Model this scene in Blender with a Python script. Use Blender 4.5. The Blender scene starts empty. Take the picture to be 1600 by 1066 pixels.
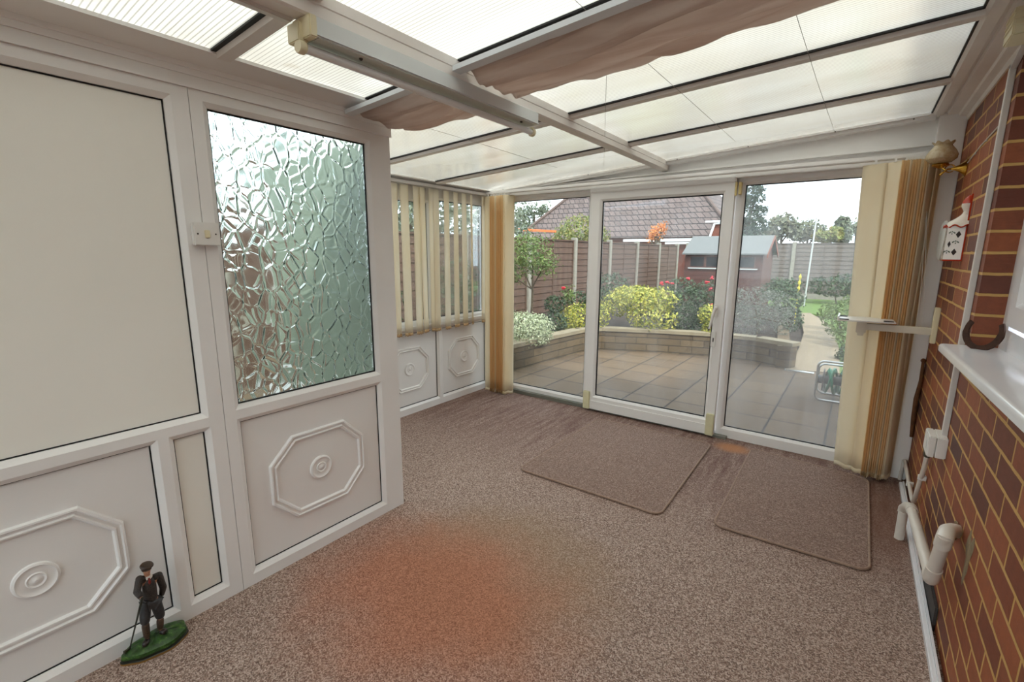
import bpy, bmesh, math, random
from mathutils import Vector, Matrix, noise
PI = math.pi
scene = bpy.context.scene
COL = scene.collection

# ------------------------------------------------------------------ camera
F, YAW, PITCH, ROLL = 732.11, 0.6324, -0.1863, 0.0062
CAM = Vector((-0.3973, 0.0, 1.4437))
FW = Vector((-math.sin(YAW)*math.cos(PITCH), math.cos(YAW)*math.cos(PITCH), math.sin(PITCH)))
_r = Vector((math.cos(YAW), math.sin(YAW), 0)); _u = _r.cross(FW)
RT = _r*math.cos(ROLL)+_u*math.sin(ROLL); UP = RT.cross(FW)
def ray(px, py): return FW+RT*((px-800)/F)-UP*((py-533)/F)
def at_x(px, py, X): d = ray(px, py); return CAM+d*((X-CAM.x)/d.x)
def at_y(px, py, Y): d = ray(px, py); return CAM+d*((Y-CAM.y)/d.y)
def at_z(px, py, Z): d = ray(px, py); return CAM+d*((Z-CAM.z)/d.z)
cd = bpy.data.cameras.new('camera'); cam = bpy.data.objects.new('camera', cd); COL.objects.link(cam)
cd.sensor_width = 36; cd.lens = F*36/1600; cd.clip_start = 0.01; cd.clip_end = 500
m3 = Matrix((RT, UP, -FW)).transposed(); cam.matrix_world = Matrix.Translation(CAM) @ m3.to_4x4()
scene.camera = cam

# ------------------------------------------------------------------ room numbers
L1, L2, D, D2 = -2.4015, -3.5383, 3.8284, 3.8834
WE = 1.6582                      # end of the near left wall
YB = -1.9                        # back of the room, behind the camera
ZR0, MR = 2.035, 0.066           # roof underside: z = ZR0 + MR*(x-L2)
def roof_z(x): return ZR0+MR*(x-L2)
GZ = -0.08                       # ground outside

# ------------------------------------------------------------------ materials
def lin(c): return c/12.92 if c <= 0.04045 else ((c+0.055)/1.055)**2.4
def rgb(r, g, b): return (lin(r/255), lin(g/255), lin(b/255), 1)
class NT:
    def __init__(s, name):
        s.m = bpy.data.materials.new(name); s.m.use_nodes = True; s.t = s.m.node_tree; s.t.nodes.clear()
        s.out = s.n('ShaderNodeOutputMaterial')
    def n(s, typ, **kw):
        nd = s.t.nodes.new(typ)
        for k, v in kw.items():
            if k.startswith('i_'): nd.inputs[k[2:].replace('_', ' ')].default_value = v
            else: setattr(nd, k, v)
        return nd
    def l(s, a, b): s.t.links.new(a, b)
    def bsdf(s, **kw):
        b = s.n('ShaderNodeBsdfPrincipled')
        for k, v in kw.items(): b.inputs[k].default_value = v
        s.l(b.outputs[0], s.out.inputs[0]); return b
    def coord(s, scale=(1, 1, 1), kind='Object', loc=(0, 0, 0)):
        tc = s.n('ShaderNodeTexCoord'); mp = s.n('ShaderNodeMapping')
        mp.inputs['Scale'].default_value = scale; mp.inputs['Location'].default_value = loc
        s.l(tc.outputs[kind], mp.inputs[0]); return mp.outputs[0]
    def noise(s, vec, scale, detail=3, rough=.6, dist=0):
        nd = s.n('ShaderNodeTexNoise'); nd.inputs['Scale'].default_value = scale
        nd.inputs['Detail'].default_value = detail; nd.inputs['Roughness'].default_value = rough
        nd.inputs['Distortion'].default_value = dist
        if vec is not None: s.l(vec, nd.inputs['Vector'])
        return nd.outputs['Fac']
    def ramp(s, fac, stops, interp='LINEAR'):
        r = s.n('ShaderNodeValToRGB'); e = r.color_ramp.elements; r.color_ramp.interpolation = interp
        while len(e) > 1: e.remove(e[-1])
        e[0].position, e[0].color = stops[0]
        for p, c in stops[1:]:
            x = e.new(p); x.color = c
        s.l(fac, r.inputs[0]); return r.outputs[0]
    def mix(s, fac, a, b, typ='MIX'):
        m = s.n('ShaderNodeMix', data_type='RGBA', blend_type=typ)
        for sock, v in ((m.inputs[0], fac), (m.inputs[6], a), (m.inputs[7], b)):
            if hasattr(v, 'is_output'): s.l(v, sock)
            else: sock.default_value = v
        return m.outputs[2]
    def math(s, op, a, b=0.0, c=None):
        m = s.n('ShaderNodeMath', operation=op)
        for i, v in enumerate((a, b) if c is None else (a, b, c)):
            if hasattr(v, 'is_output'): s.l(v, m.inputs[i])
            else: m.inputs[i].default_value = v
        return m.outputs[0]
    def bump(s, h, b, strength=.3, dist=.01):
        bp = s.n('ShaderNodeBump'); bp.inputs['Strength'].default_value = strength; bp.inputs['Distance'].default_value = dist
        s.l(h, bp.inputs['Height']); s.l(bp.outputs[0], b.inputs['Normal'])
def g1(v): return (v, v, v, 1)
M = {}
def simple(name, col, rough=.5, metal=0., var=.04, nscale=6., bump=0., bscale=60.):
    """plain coloured surface with a faint uneven tone"""
    t = NT(name); b = t.bsdf(Roughness=rough, Metallic=metal)
    v = t.coord()
    n = t.noise(v, nscale, 4)
    c2 = tuple(max(0, x*(1-var*3)) for x in col[:3])+(1,)
    t.l(t.ramp(n, [(.3, c2), (.75, col)]), b.inputs['Base Color'])
    if bump:
        t.bump(t.noise(v, bscale, 3), b, bump, .004)
    M[name] = t.m; return t.m

simple('upvc', rgb(240, 238, 236), .32, var=.015, nscale=2.5)
simple('upvc_panel', rgb(238, 236, 234), .34, var=.01, nscale=1.5, bump=.05, bscale=200)
simple('cream_panel', rgb(245, 243, 235), .45, var=.012, nscale=1.2, bump=.04, bscale=180)
simple('upvc_bar', rgb(236, 230, 225), .4, var=.03)
simple('upvc_glossy', rgb(238, 238, 242), .12, var=.015, nscale=4)
simple('shaded_upvc_panel', rgb(120, 128, 112), .5)  # white uPVC in shade, its grey-green tone put into the colour
simple('gasket', rgb(20, 20, 22), .6)
simple('white_metal', rgb(222, 226, 226), .35, var=.02)
simple('rail_white', rgb(226, 232, 238), .4, var=.02)
simple('cream_plastic', rgb(232, 222, 188), .45, var=.02)
simple('pad_tape', rgb(222, 216, 178), .6, var=.03, nscale=25)
simple('yellow_brass', rgb(226, 204, 142), .45)
simple('white_plastic', rgb(232, 230, 226), .35, var=.01)
simple('warm_plastic', rgb(226, 218, 200), .4, var=.03)
simple('pipe_white', rgb(224, 216, 206), .35, var=.03, nscale=12)
simple('cable_white', rgb(225, 222, 218), .4)
simple('grey_threshold', rgb(126, 126, 116), .5, var=.08)
simple('brass', rgb(205, 160, 70), .18, metal=1., var=.05)
simple('dark_green_metal', rgb(70, 66, 54), .5)
simple('rust', rgb(74, 44, 30), .75, metal=.2, var=.15, nscale=40, bump=.5, bscale=90)
simple('dark_brown', rgb(118, 72, 34), .7, var=.15, nscale=30)
simple('tube_glass', rgb(238, 238, 240), .2, var=.005)
simple('lamp_underside', rgb(200, 202, 192), .4, var=.02)
simple('black_rubber', rgb(28, 26, 26), .5)
simple('screw_dark', rgb(60, 52, 44), .5)
simple('ceramic', rgb(240, 232, 220), .12, var=.01)
simple('ceramic_red', rgb(196, 62, 34), .15, var=.05, nscale=40)
simple('ceramic_green', rgb(74, 84, 40), .2, var=.1, nscale=60)
simple('ceramic_dark', rgb(50, 32, 22), .5)
simple('disc_grey', rgb(206, 208, 206), .3, var=.03)
simple('cement_smear', rgb(150, 130, 100), .9, var=.12, nscale=30, bump=.5)
simple('mesh_dark', rgb(62, 56, 54), .7, var=.15, nscale=80, bump=.5, bscale=300)
simple('concrete_post', rgb(150, 144, 132), .85, var=.08, nscale=10, bump=.3)
simple('concrete_kerb', rgb(140, 134, 122), .85, var=.08)
simple('soil', rgb(62, 48, 36), .95, var=.2, nscale=8, bump=.6, bscale=30)
simple('shed_wood', rgb(88, 48, 38), .7, var=.12, nscale=10)
simple('shed_roof', rgb(112, 113, 112), .85, var=.1, nscale=18, bump=.3)
simple('shed_glass', rgb(40, 44, 48), .1)
simple('white_paint', rgb(236, 236, 236), .5)
simple('house_brick', rgb(130, 74, 58), .85, var=.12)
simple('ridge_tile', rgb(104, 86, 80), .85, var=.1)
simple('bark', rgb(92, 78, 62), .9, var=.15, nscale=20)
simple('steel_tube', rgb(196, 196, 192), .3, metal=.6)
simple('green_hose', rgb(24, 130, 92), .4, var=.06, nscale=20)
simple('dark_plastic', rgb(58, 58, 56), .5)
simple('rose_red', rgb(200, 30, 50), .5, var=.1, nscale=60)
simple('orange_paint', rgb(226, 122, 66), .6, var=.08)
simple('yellow_flower', rgb(222, 206, 70), .6, var=.1)
simple('grey_pole', rgb(190, 192, 190), .5)
simple('stone_step', rgb(146, 132, 108), .9, var=.1)
simple('bronze_skin', rgb(196, 140, 108), .4)
simple('fig_white', rgb(214, 206, 196), .4)
simple('fig_red', rgb(120, 34, 26), .4)
simple('fig_knit', rgb(66, 56, 50), .55, var=.25, nscale=160, bump=.6, bscale=260)
simple('fig_trousers', rgb(58, 58, 60), .45, var=.2, nscale=90, bump=.3, bscale=120)
simple('fig_sock', rgb(94, 70, 50), .55, var=.25, nscale=200, bump=.5, bscale=260)
simple('fig_shoe', rgb(44, 32, 28), .35, var=.1)
simple('fig_cap', rgb(74, 54, 40), .5, var=.2, nscale=90)
simple('fig_hair', rgb(60, 38, 26), .6)
simple('fig_club', rgb(48, 50, 40), .35)
simple('fig_gold', rgb(150, 112, 56), .4, metal=.3)
simple('fig_base_dark', rgb(22, 26, 18), .35)

def m_figgreen():
    t = NT('fig_grass'); b = t.bsdf(Roughness=.35)
    v = t.coord((1, 1, 1))
    n = t.noise(v, 60, 5, .7)
    t.l(t.ramp(n, [(.32, rgb(20, 34, 14)), (.55, rgb(44, 84, 26)), (.78, rgb(112, 140, 60))]), b.inputs['Base Color'])
    t.bump(n, b, .5, .003); M['fig_grass'] = t.m
m_figgreen()

def m_carpet(name, mat=False):
    t = NT(name); b = t.bsdf(Roughness=.95); b.inputs['Specular IOR Level'].default_value = .1
    v = t.coord()
    vc = t.n('ShaderNodeTexVoronoi'); vc.inputs['Scale'].default_value = 240; t.l(v, vc.inputs['Vector'])
    sc_ = t.n('ShaderNodeSeparateColor'); t.l(vc.outputs['Color'], sc_.inputs[0])
    fine = t.math('ADD', t.math('MULTIPLY', sc_.outputs[0], .62), t.math('MULTIPLY', t.noise(v, 95, 2, .8), .38))
    mid = t.noise(v, 46, 3, .7)
    if mat:
        a, c, d = rgb(108, 88, 80), rgb(146, 124, 114), rgb(186, 164, 152)
    else:
        a, c, d = rgb(102, 82, 75), rgb(158, 135, 124), rgb(210, 189, 177)
    base = t.ramp(fine, [(.22, a), (.5, c), (.78, d)])
    base = t.mix(t.math('MULTIPLY', t.math('SUBTRACT', mid, .3), .5), base, rgb(96, 80, 72))
    base = t.mix(t.math('MULTIPLY', sc_.outputs[1], .28), base, t.mix(sc_.outputs[2], rgb(150, 104, 88), rgb(118, 116, 98)))
    if mat:
        vs = t.coord((300, 3, 1) if name == 'mat_left' else (3, 300, 1))
        st = t.noise(vs, 1, 3, .7)
        base = t.mix(t.math('MULTIPLY', t.ramp(st, [(.35, g1(0)), (.75, g1(1))]), .6), base, rgb(112, 82, 72))
    else:
        sx = t.n('ShaderNodeSeparateXYZ'); t.l(v, sx.inputs[0]); X, Y = sx.outputs[0], sx.outputs[1]
        # brushed pile, seen as streaks along the room near the doors
        vs = t.coord((26, 2.2, 1)); st = t.noise(vs, 1, 4, .7)
        near = t.n('ShaderNodeMapRange', interpolation_type='SMOOTHSTEP'); t.l(Y, near.inputs[0])
        near.inputs[1].default_value = 2.0; near.inputs[2].default_value = 3.3
        k = t.math('MULTIPLY', near.outputs[0], t.ramp(st, [(.3, g1(0.15)), (.7, g1(1))]))
        base = t.mix(t.math('MULTIPLY', k, .85), base, rgb(102, 72, 66))
        # worn orange-red patch
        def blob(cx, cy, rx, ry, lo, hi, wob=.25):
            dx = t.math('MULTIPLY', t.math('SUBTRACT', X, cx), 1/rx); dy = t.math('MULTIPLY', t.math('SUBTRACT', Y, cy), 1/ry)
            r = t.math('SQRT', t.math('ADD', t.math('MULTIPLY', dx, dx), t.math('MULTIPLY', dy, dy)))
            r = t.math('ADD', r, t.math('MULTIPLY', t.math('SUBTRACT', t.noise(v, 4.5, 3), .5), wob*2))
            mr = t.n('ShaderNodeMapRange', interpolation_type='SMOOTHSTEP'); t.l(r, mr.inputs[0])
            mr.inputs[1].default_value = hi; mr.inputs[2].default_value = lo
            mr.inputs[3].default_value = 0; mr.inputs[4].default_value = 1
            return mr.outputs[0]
        base = t.mix(t.math('MULTIPLY', blob(-1.62, 1.55, .62, .55, .5, 1.15), .45), base, rgb(150, 122, 92))
        base = t.mix(t.math('MULTIPLY', blob(-1.74, 1.24, .74, .58, .30, 1.18), .80), base, t.mix(fine, rgb(118, 72, 54), rgb(206, 138, 108)))
        base = t.mix(t.math('MULTIPLY', blob(-1.02, 3.68, .13, .10, .3, 1.3), .8), base, rgb(176, 122, 84))
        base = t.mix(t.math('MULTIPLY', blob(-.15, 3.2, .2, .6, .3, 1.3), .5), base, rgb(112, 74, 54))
    t.l(base, b.inputs['Base Color'])
    t.bump(fine, b, .12, .003); M[name] = t.m
m_carpet('carpet'); m_carpet('mat_left', True); m_carpet('mat_right', True)
simple('mat_binding', rgb(168, 140, 122), .9, var=.12, nscale=60, bump=.5, bscale=200)

def m_brick(name, bw, rh, ms, ph, cols, mort, bump=.8, rough=.75, uv='wall', off=.5):
    t = NT(name); b = t.bsdf(Roughness=rough)
    tc = t.coord(); s = t.n('ShaderNodeSeparateXYZ'); t.l(tc, s.inputs[0])
    c = t.n('ShaderNodeCombineXYZ')
    if uv == 'wall':
        t.l(t.math('ADD', t.math('ADD', s.outputs[0], s.outputs[1]), .056), c.inputs[0]); t.l(t.math('SUBTRACT', s.outputs[2], ph), c.inputs[1])
    else:
        t.l(t.math('SUBTRACT', s.outputs[0], ph), c.inputs[0]); t.l(t.math('SUBTRACT', s.outputs[1], .13), c.inputs[1])
    # slightly uneven joints
    nz = t.n('ShaderNodeTexNoise'); nz.inputs['Scale'].default_value = 14; t.l(tc, nz.inputs['Vector'])
    off_ = t.n('ShaderNodeVectorMath', operation='MULTIPLY_ADD'); t.l(nz.outputs['Color'], off_.inputs[0])
    off_.inputs[1].default_value = (.006, .006, 0); t.l(c.outputs[0], off_.inputs[2])
    br = t.n('ShaderNodeTexBrick'); t.l(off_.outputs[0], br.inputs['Vector']); br.offset = off
    br.inputs['Color1'].default_value = g1(0); br.inputs['Color2'].default_value = g1(1); br.inputs['Mortar'].default_value = g1(.5)
    br.inputs['Scale'].default_value = 1; br.inputs['Mortar Size'].default_value = ms; br.inputs['Mortar Smooth'].default_value = .25
    br.inputs['Bias'].default_value = 0; br.inputs['Brick Width'].default_value = bw; br.inputs['Row Height'].default_value = rh
    col = t.ramp(br.outputs['Color'], cols)
    wob = t.noise(tc, 22, 5, .7)
    col = t.mix(t.math('MULTIPLY', t.math('SUBTRACT', wob, .35), .9), col, tuple(x*.45 for x in cols[0][1][:3])+(1,))
    mcol = t.mix(t.noise(tc, 35, 4), tuple(x*.72 for x in mort[:3])+(1,), mort)
    t.l(t.mix(br.outputs['Fac'], col, mcol), b.inputs['Base Color'])
    h = t.math('ADD', t.math('MULTIPLY', t.math('SUBTRACT', 1, br.outputs['Fac']), 1), t.math('MULTIPLY', t.noise(t.coord((3, 3, 40)), 4, 4), .35))
    t.bump(h, b, bump, .006); M[name] = t.m
m_brick('house_wall_brick', .241, .0828, .0066, .0506,
        [(0, rgb(100, 46, 28)), (.3, rgb(142, 74, 44)), (.55, rgb(160, 88, 50)), (.8, rgb(122, 62, 38)), (1, rgb(88, 46, 38))], rgb(212, 168, 98), rough=.6)
m_brick('stone_block', .42, .105, .006, GZ, [(0, rgb(84, 70, 52)), (.5, rgb(108, 90, 66)), (1, rgb(96, 80, 60))], rgb(54, 46, 35), .8, .9)
m_brick('patio_slab', .4525, .47, .009, -.92, [(0, rgb(86, 68, 50)), (.5, rgb(104, 84, 62)), (1, rgb(94, 77, 60))], rgb(40, 33, 26), .5, .85, uv='flat', off=0.)
m_brick('roof_tile', .34, .30, .022, 0, [(0, rgb(92, 78, 74)), (.5, rgb(108, 92, 88)), (1, rgb(98, 86, 84))], rgb(34, 28, 28), 1., .85)

def m_poly():
    t = NT('polycarbonate')
    v = t.coord(); s = t.n('ShaderNodeSeparateXYZ'); t.l(v, s.inputs[0])
    wv = t.math('FRACT', t.math('MULTIPLY', s.outputs[1], 1/.016))
    rib = t.math('LESS_THAN', wv, .22)
    st = t.noise(t.coord((.6, 2.4, 1)), 1.6, 4, .6)
    base = t.ramp(st, [(.3, rgb(238, 234, 224)), (.6, rgb(248, 246, 239))])
    base = t.mix(t.math('MULTIPLY', rib, .5), base, rgb(152, 149, 140))
    spots = t.noise(v, 5.5, 2, .4)
    base = t.mix(t.ramp(spots, [(.72, g1(0)), (.8, g1(.35))]), base, rgb(190, 170, 136))
    tl = t.n('ShaderNodeBsdfTranslucent'); t.l(base, tl.inputs[0])
    tr = t.n('ShaderNodeBsdfTransparent'); t.l(base, tr.inputs[0])
    gl = t.n('ShaderNodeBsdfGlossy'); gl.inputs['Roughness'].default_value = .22; gl.inputs[0].default_value = g1(.9)
    df = t.n('ShaderNodeBsdfDiffuse'); t.l(base, df.inputs[0])
    m0 = t.n('ShaderNodeMixShader'); m0.inputs[0].default_value = .46; t.l(tl.outputs[0], m0.inputs[1]); t.l(df.outputs[0], m0.inputs[2])
    m1 = t.n('ShaderNodeMixShader'); m1.inputs[0].default_value = .08; t.l(m0.outputs[0], m1.inputs[1]); t.l(tr.outputs[0], m1.inputs[2])
    lw = t.n('ShaderNodeLayerWeight'); lw.inputs[0].default_value = .5     # several internal walls: mostly reflects at grazing angles
    gz = t.n('ShaderNodeMapRange', interpolation_type='SMOOTHSTEP'); t.l(lw.outputs['Facing'], gz.inputs[0])
    gz.inputs[1].default_value = .40; gz.inputs[2].default_value = .95; gz.inputs[3].default_value = .03; gz.inputs[4].default_value = .80
    m2 = t.n('ShaderNodeMixShader'); t.l(gz.outputs[0], m2.inputs[0]); t.l(m1.outputs[0], m2.inputs[1]); t.l(gl.outputs[0], m2.inputs[2])
    t.l(m2.outputs[0], t.out.inputs[0]); M['polycarbonate'] = t.m
m_poly()

def m_glass(name, haze_lo, haze_hi, streak=False, refl=.5):
    t = NT(name)
    tr = t.n('ShaderNodeBsdfTransparent'); tr.inputs[0].default_value = (.80, .82, .81, 1)
    gl = t.n('ShaderNodeBsdfGlossy'); gl.inputs['Roughness'].default_value = .02; gl.inputs[0].default_value = g1(1)
    tl = t.n('ShaderNodeBsdfTranslucent'); tl.inputs[0].default_value = g1(.8)
    df = t.n('ShaderNodeBsdfDiffuse'); df.inputs[0].default_value = g1(.8)
    md = t.n('ShaderNodeMixShader'); md.inputs[0].default_value = .5; t.l(tl.outputs[0], md.inputs[1]); t.l(df.outputs[0], md.inputs[2])
    v = t.coord((1.2, 1, .55)); n = t.noise(v, 2.2, 5, .65, .6)
    if streak:
        n = t.math('ADD', t.math('MULTIPLY', n, .7), t.math('MULTIPLY', t.noise(t.coord((14, 1, .5)), 1.5, 4), .3))
    hz = t.n('ShaderNodeMapRange'); t.l(n, hz.inputs[0]); hz.inputs[1].default_value = .38; hz.inputs[2].default_value = .66
    hz.inputs[3].default_value = haze_lo; hz.inputs[4].default_value = haze_hi
    m1 = t.n('ShaderNodeMixShader'); t.l(hz.outputs[0], m1.inputs[0]); t.l(tr.outputs[0], m1.inputs[1]); t.l(md.outputs[0], m1.inputs[2])
    fr = t.n('ShaderNodeFresnel'); fr.inputs[0].default_value = 1.45
    m2 = t.n('ShaderNodeMixShader'); t.l(t.math('MULTIPLY', fr.outputs[0], refl), m2.inputs[0]); t.l(m1.outputs[0], m2.inputs[1]); t.l(gl.outputs[0], m2.inputs[2])
    t.l(m2.outputs[0], t.out.inputs[0]); M[name] = t.m
m_glass('clear_glass', .0, .04); m_glass('door_glass', .01, .11); m_glass('misted_glass', .05, .21, True)

def m_obscure():
    t = NT('textured_glass')
    v = t.coord((1, 1, .72))
    vo = t.n('ShaderNodeTexVoronoi', feature='DISTANCE_TO_EDGE'); vo.inputs['Scale'].default_value = 19
    nz = t.n('ShaderNodeTexNoise'); nz.inputs['Scale'].default_value = 9; nz.inputs['Detail'].default_value = 1; t.l(v, nz.inputs['Vector'])
    wv = t.n('ShaderNodeVectorMath', operation='MULTIPLY_ADD'); t.l(nz.outputs['Color'], wv.inputs[0]); wv.inputs[1].default_value = (.045, .045, .045); t.l(v, wv.inputs[2])
    t.l(wv.outputs[0], vo.inputs['Vector'])
    ridge = t.n('ShaderNodeMapRange', interpolation_type='SMOOTHSTEP'); t.l(vo.outputs['Distance'], ridge.inputs[0])
    ridge.inputs[1].default_value = .0; ridge.inputs[2].default_value = .15; ridge.inputs[3].default_value = 1; ridge.inputs[4].default_value = 0
    h = t.math('ADD', t.math('MULTIPLY', ridge.outputs[0], 1.0), t.math('MULTIPLY', t.noise(v, 22, 1), .2))
    g = t.n('ShaderNodeBsdfGlass'); g.inputs['Color'].default_value = (.78, .825, .80, 1); g.inputs['Roughness'].default_value = .11; g.inputs['IOR'].default_value = 1.45
    bp = t.n('ShaderNodeBump'); bp.inputs['Strength'].default_value = 1; bp.inputs['Distance'].default_value = .0030
    t.l(h, bp.inputs['Height']); t.l(bp.outputs[0], g.inputs['Normal'])
    t.l(g.outputs[0], t.out.inputs[0]); M['textured_glass'] = t.m
m_obscure()

def m_fabric(name, col, col2, streak, transl=.35):
    t = NT(name); v = t.coord()
    n = t.noise(t.coord(streak), 1, 4, .6)
    c = t.ramp(n, [(.35, col2), (.62, col)])
    d = t.n('ShaderNodeBsdfDiffuse'); t.l(c, d.inputs[0]); tl = t.n('ShaderNodeBsdfTranslucent'); t.l(c, tl.inputs[0])
    wv = t.noise(t.coord((400, 400, 400)), 1, 1)
    bp = t.n('ShaderNodeBump'); bp.inputs['Strength'].default_value = .15; bp.inputs['Distance'].default_value = .002; t.l(wv, bp.inputs['Height'])
    t.l(bp.outputs[0], d.inputs['Normal'])
    m = t.n('ShaderNodeMixShader'); m.inputs[0].default_value = transl; t.l(d.outputs[0], m.inputs[1]); t.l(tl.outputs[0], m.inputs[2])
    t.l(m.outputs[0], t.out.inputs[0]); M[name] = t.m
m_fabric('blind_cream', rgb(251, 243, 224), rgb(247, 234, 206), (3, 3, .5), .5)
m_fabric('blind_window', rgb(251, 245, 230), rgb(247, 237, 214), (6, 6, 1), .48)
m_fabric('blind_amber', rgb(250, 230, 194), rgb(242, 210, 156), (12, 12, .4), .5)
m_fabric('blind_frill', rgb(216, 190, 152), rgb(186, 148, 104), (40, 40, 30), .3)
m_fabric('roof_fabric', rgb(226, 215, 208), rgb(204, 186, 176), (1.5, 24, 1), .45)
def m_shade():
    t = NT('tulip_glass'); b = t.bsdf(Roughness=.18); b.inputs['Transmission Weight'].default_value = .25
    v = t.coord(); n = t.noise(v, 30, 5, .7, .5)
    t.l(t.ramp(n, [(.35, rgb(198, 172, 132)), (.6, rgb(228, 212, 178))]), b.inputs['Base Color']); M['tulip_glass'] = t.m
m_shade()

def m_leaf(name, cols, rough=.55):
    t = NT(name); b = t.n('ShaderNodeBsdfPrincipled'); b.inputs['Roughness'].default_value = rough
    ge = t.n('ShaderNodeNewGeometry')
    c = t.ramp(ge.outputs['Random Per Island'], [(i/max(1, len(cols)-1), k) for i, k in enumerate(cols)])
    t.l(c, b.inputs['Base Color'])
    tl = t.n('ShaderNodeBsdfTranslucent'); t.l(c, tl.inputs[0])
    m = t.n('ShaderNodeMixShader'); m.inputs[0].default_value = .25; t.l(b.outputs[0], m.inputs[1]); t.l(tl.outputs[0], m.inputs[2])
    t.l(m.outputs[0], t.out.inputs[0]); M[name] = t.m
m_leaf('leaf_variegated', [rgb(96, 112, 78), rgb(190, 196, 160), rgb(150, 160, 122), rgb(222, 224, 196)])
m_leaf('leaf_yellow_shaded', [rgb(70, 92, 36), rgb(206, 196, 84), rgb(122, 136, 50), rgb(226, 214, 112), rgb(92, 110, 42), rgb(184, 180, 72)])  # dark greens among the yellows stand in for shading inside the shrubs
m_leaf('leaf_dark', [rgb(40, 56, 36), rgb(66, 86, 52), rgb(52, 70, 44)])
m_leaf('leaf_mid', [rgb(70, 90, 44), rgb(104, 124, 62), rgb(88, 104, 54), rgb(126, 138, 74)])
m_leaf('leaf_grey', [rgb(104, 110, 98), rgb(142, 146, 134), rgb(84, 92, 78), rgb(120, 112, 112)])
m_leaf('leaf_lime', [rgb(96, 110, 56), rgb(130, 138, 72), rgb(146, 132, 76), rgb(108, 120, 62)])
m_leaf('leaf_orange', [rgb(206, 122, 60), rgb(222, 150, 84), rgb(186, 104, 56)])
m_leaf('leaf_conifer', [rgb(44, 66, 52), rgb(62, 86, 66), rgb(50, 72, 56)])
m_leaf('leaf_grey_green', [rgb(92, 104, 86), rgb(122, 132, 108), rgb(106, 112, 92)])
m_leaf('leaf_far_hazy', [rgb(100, 108, 88), rgb(130, 134, 108), rgb(114, 118, 98), rgb(140, 134, 110)])  # haze over the far trees is put into these paler greens
m_leaf('grass_blade', [rgb(104, 136, 58), rgb(126, 156, 72), rgb(96, 122, 54)])
def m_gravel():
    t = NT('gravel'); b = t.bsdf(Roughness=.95); v = t.coord(); n = t.noise(v, 40, 4, .8)
    t.l(t.ramp(n, [(.3, rgb(112, 98, 80)), (.7, rgb(158, 142, 120))]), b.inputs['Base Color']); t.bump(n, b, .6, .02); M['gravel'] = t.m
    t = NT('lawn'); b = t.bsdf(Roughness=.95); v = t.coord(); n = t.noise(v, 30, 5, .8)
    t.l(t.ramp(n, [(.3, rgb(74, 96, 44)), (.7, rgb(108, 130, 64))]), b.inputs['Base Color']); t.bump(n, b, .7, .03); M['lawn'] = t.m
    t = NT('fence_wood'); b = t.bsdf(Roughness=.85); n = t.noise(t.coord((2, 2, 18)), 2, 5, .7)
    t.l(t.ramp(n, [(.3, rgb(66, 47, 38)), (.7, rgb(100, 74, 60))]), b.inputs['Base Color']); M['fence_wood'] = t.m
    t = NT('fence_grey_wood'); b = t.bsdf(Roughness=.9); n = t.noise(t.coord((2, 2, 18)), 2, 5, .7)
    t.l(t.ramp(n, [(.3, rgb(84, 75, 71)), (.7, rgb(118, 107, 100))]), b.inputs['Base Color']); M['fence_grey_wood'] = t.m
m_gravel()

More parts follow.
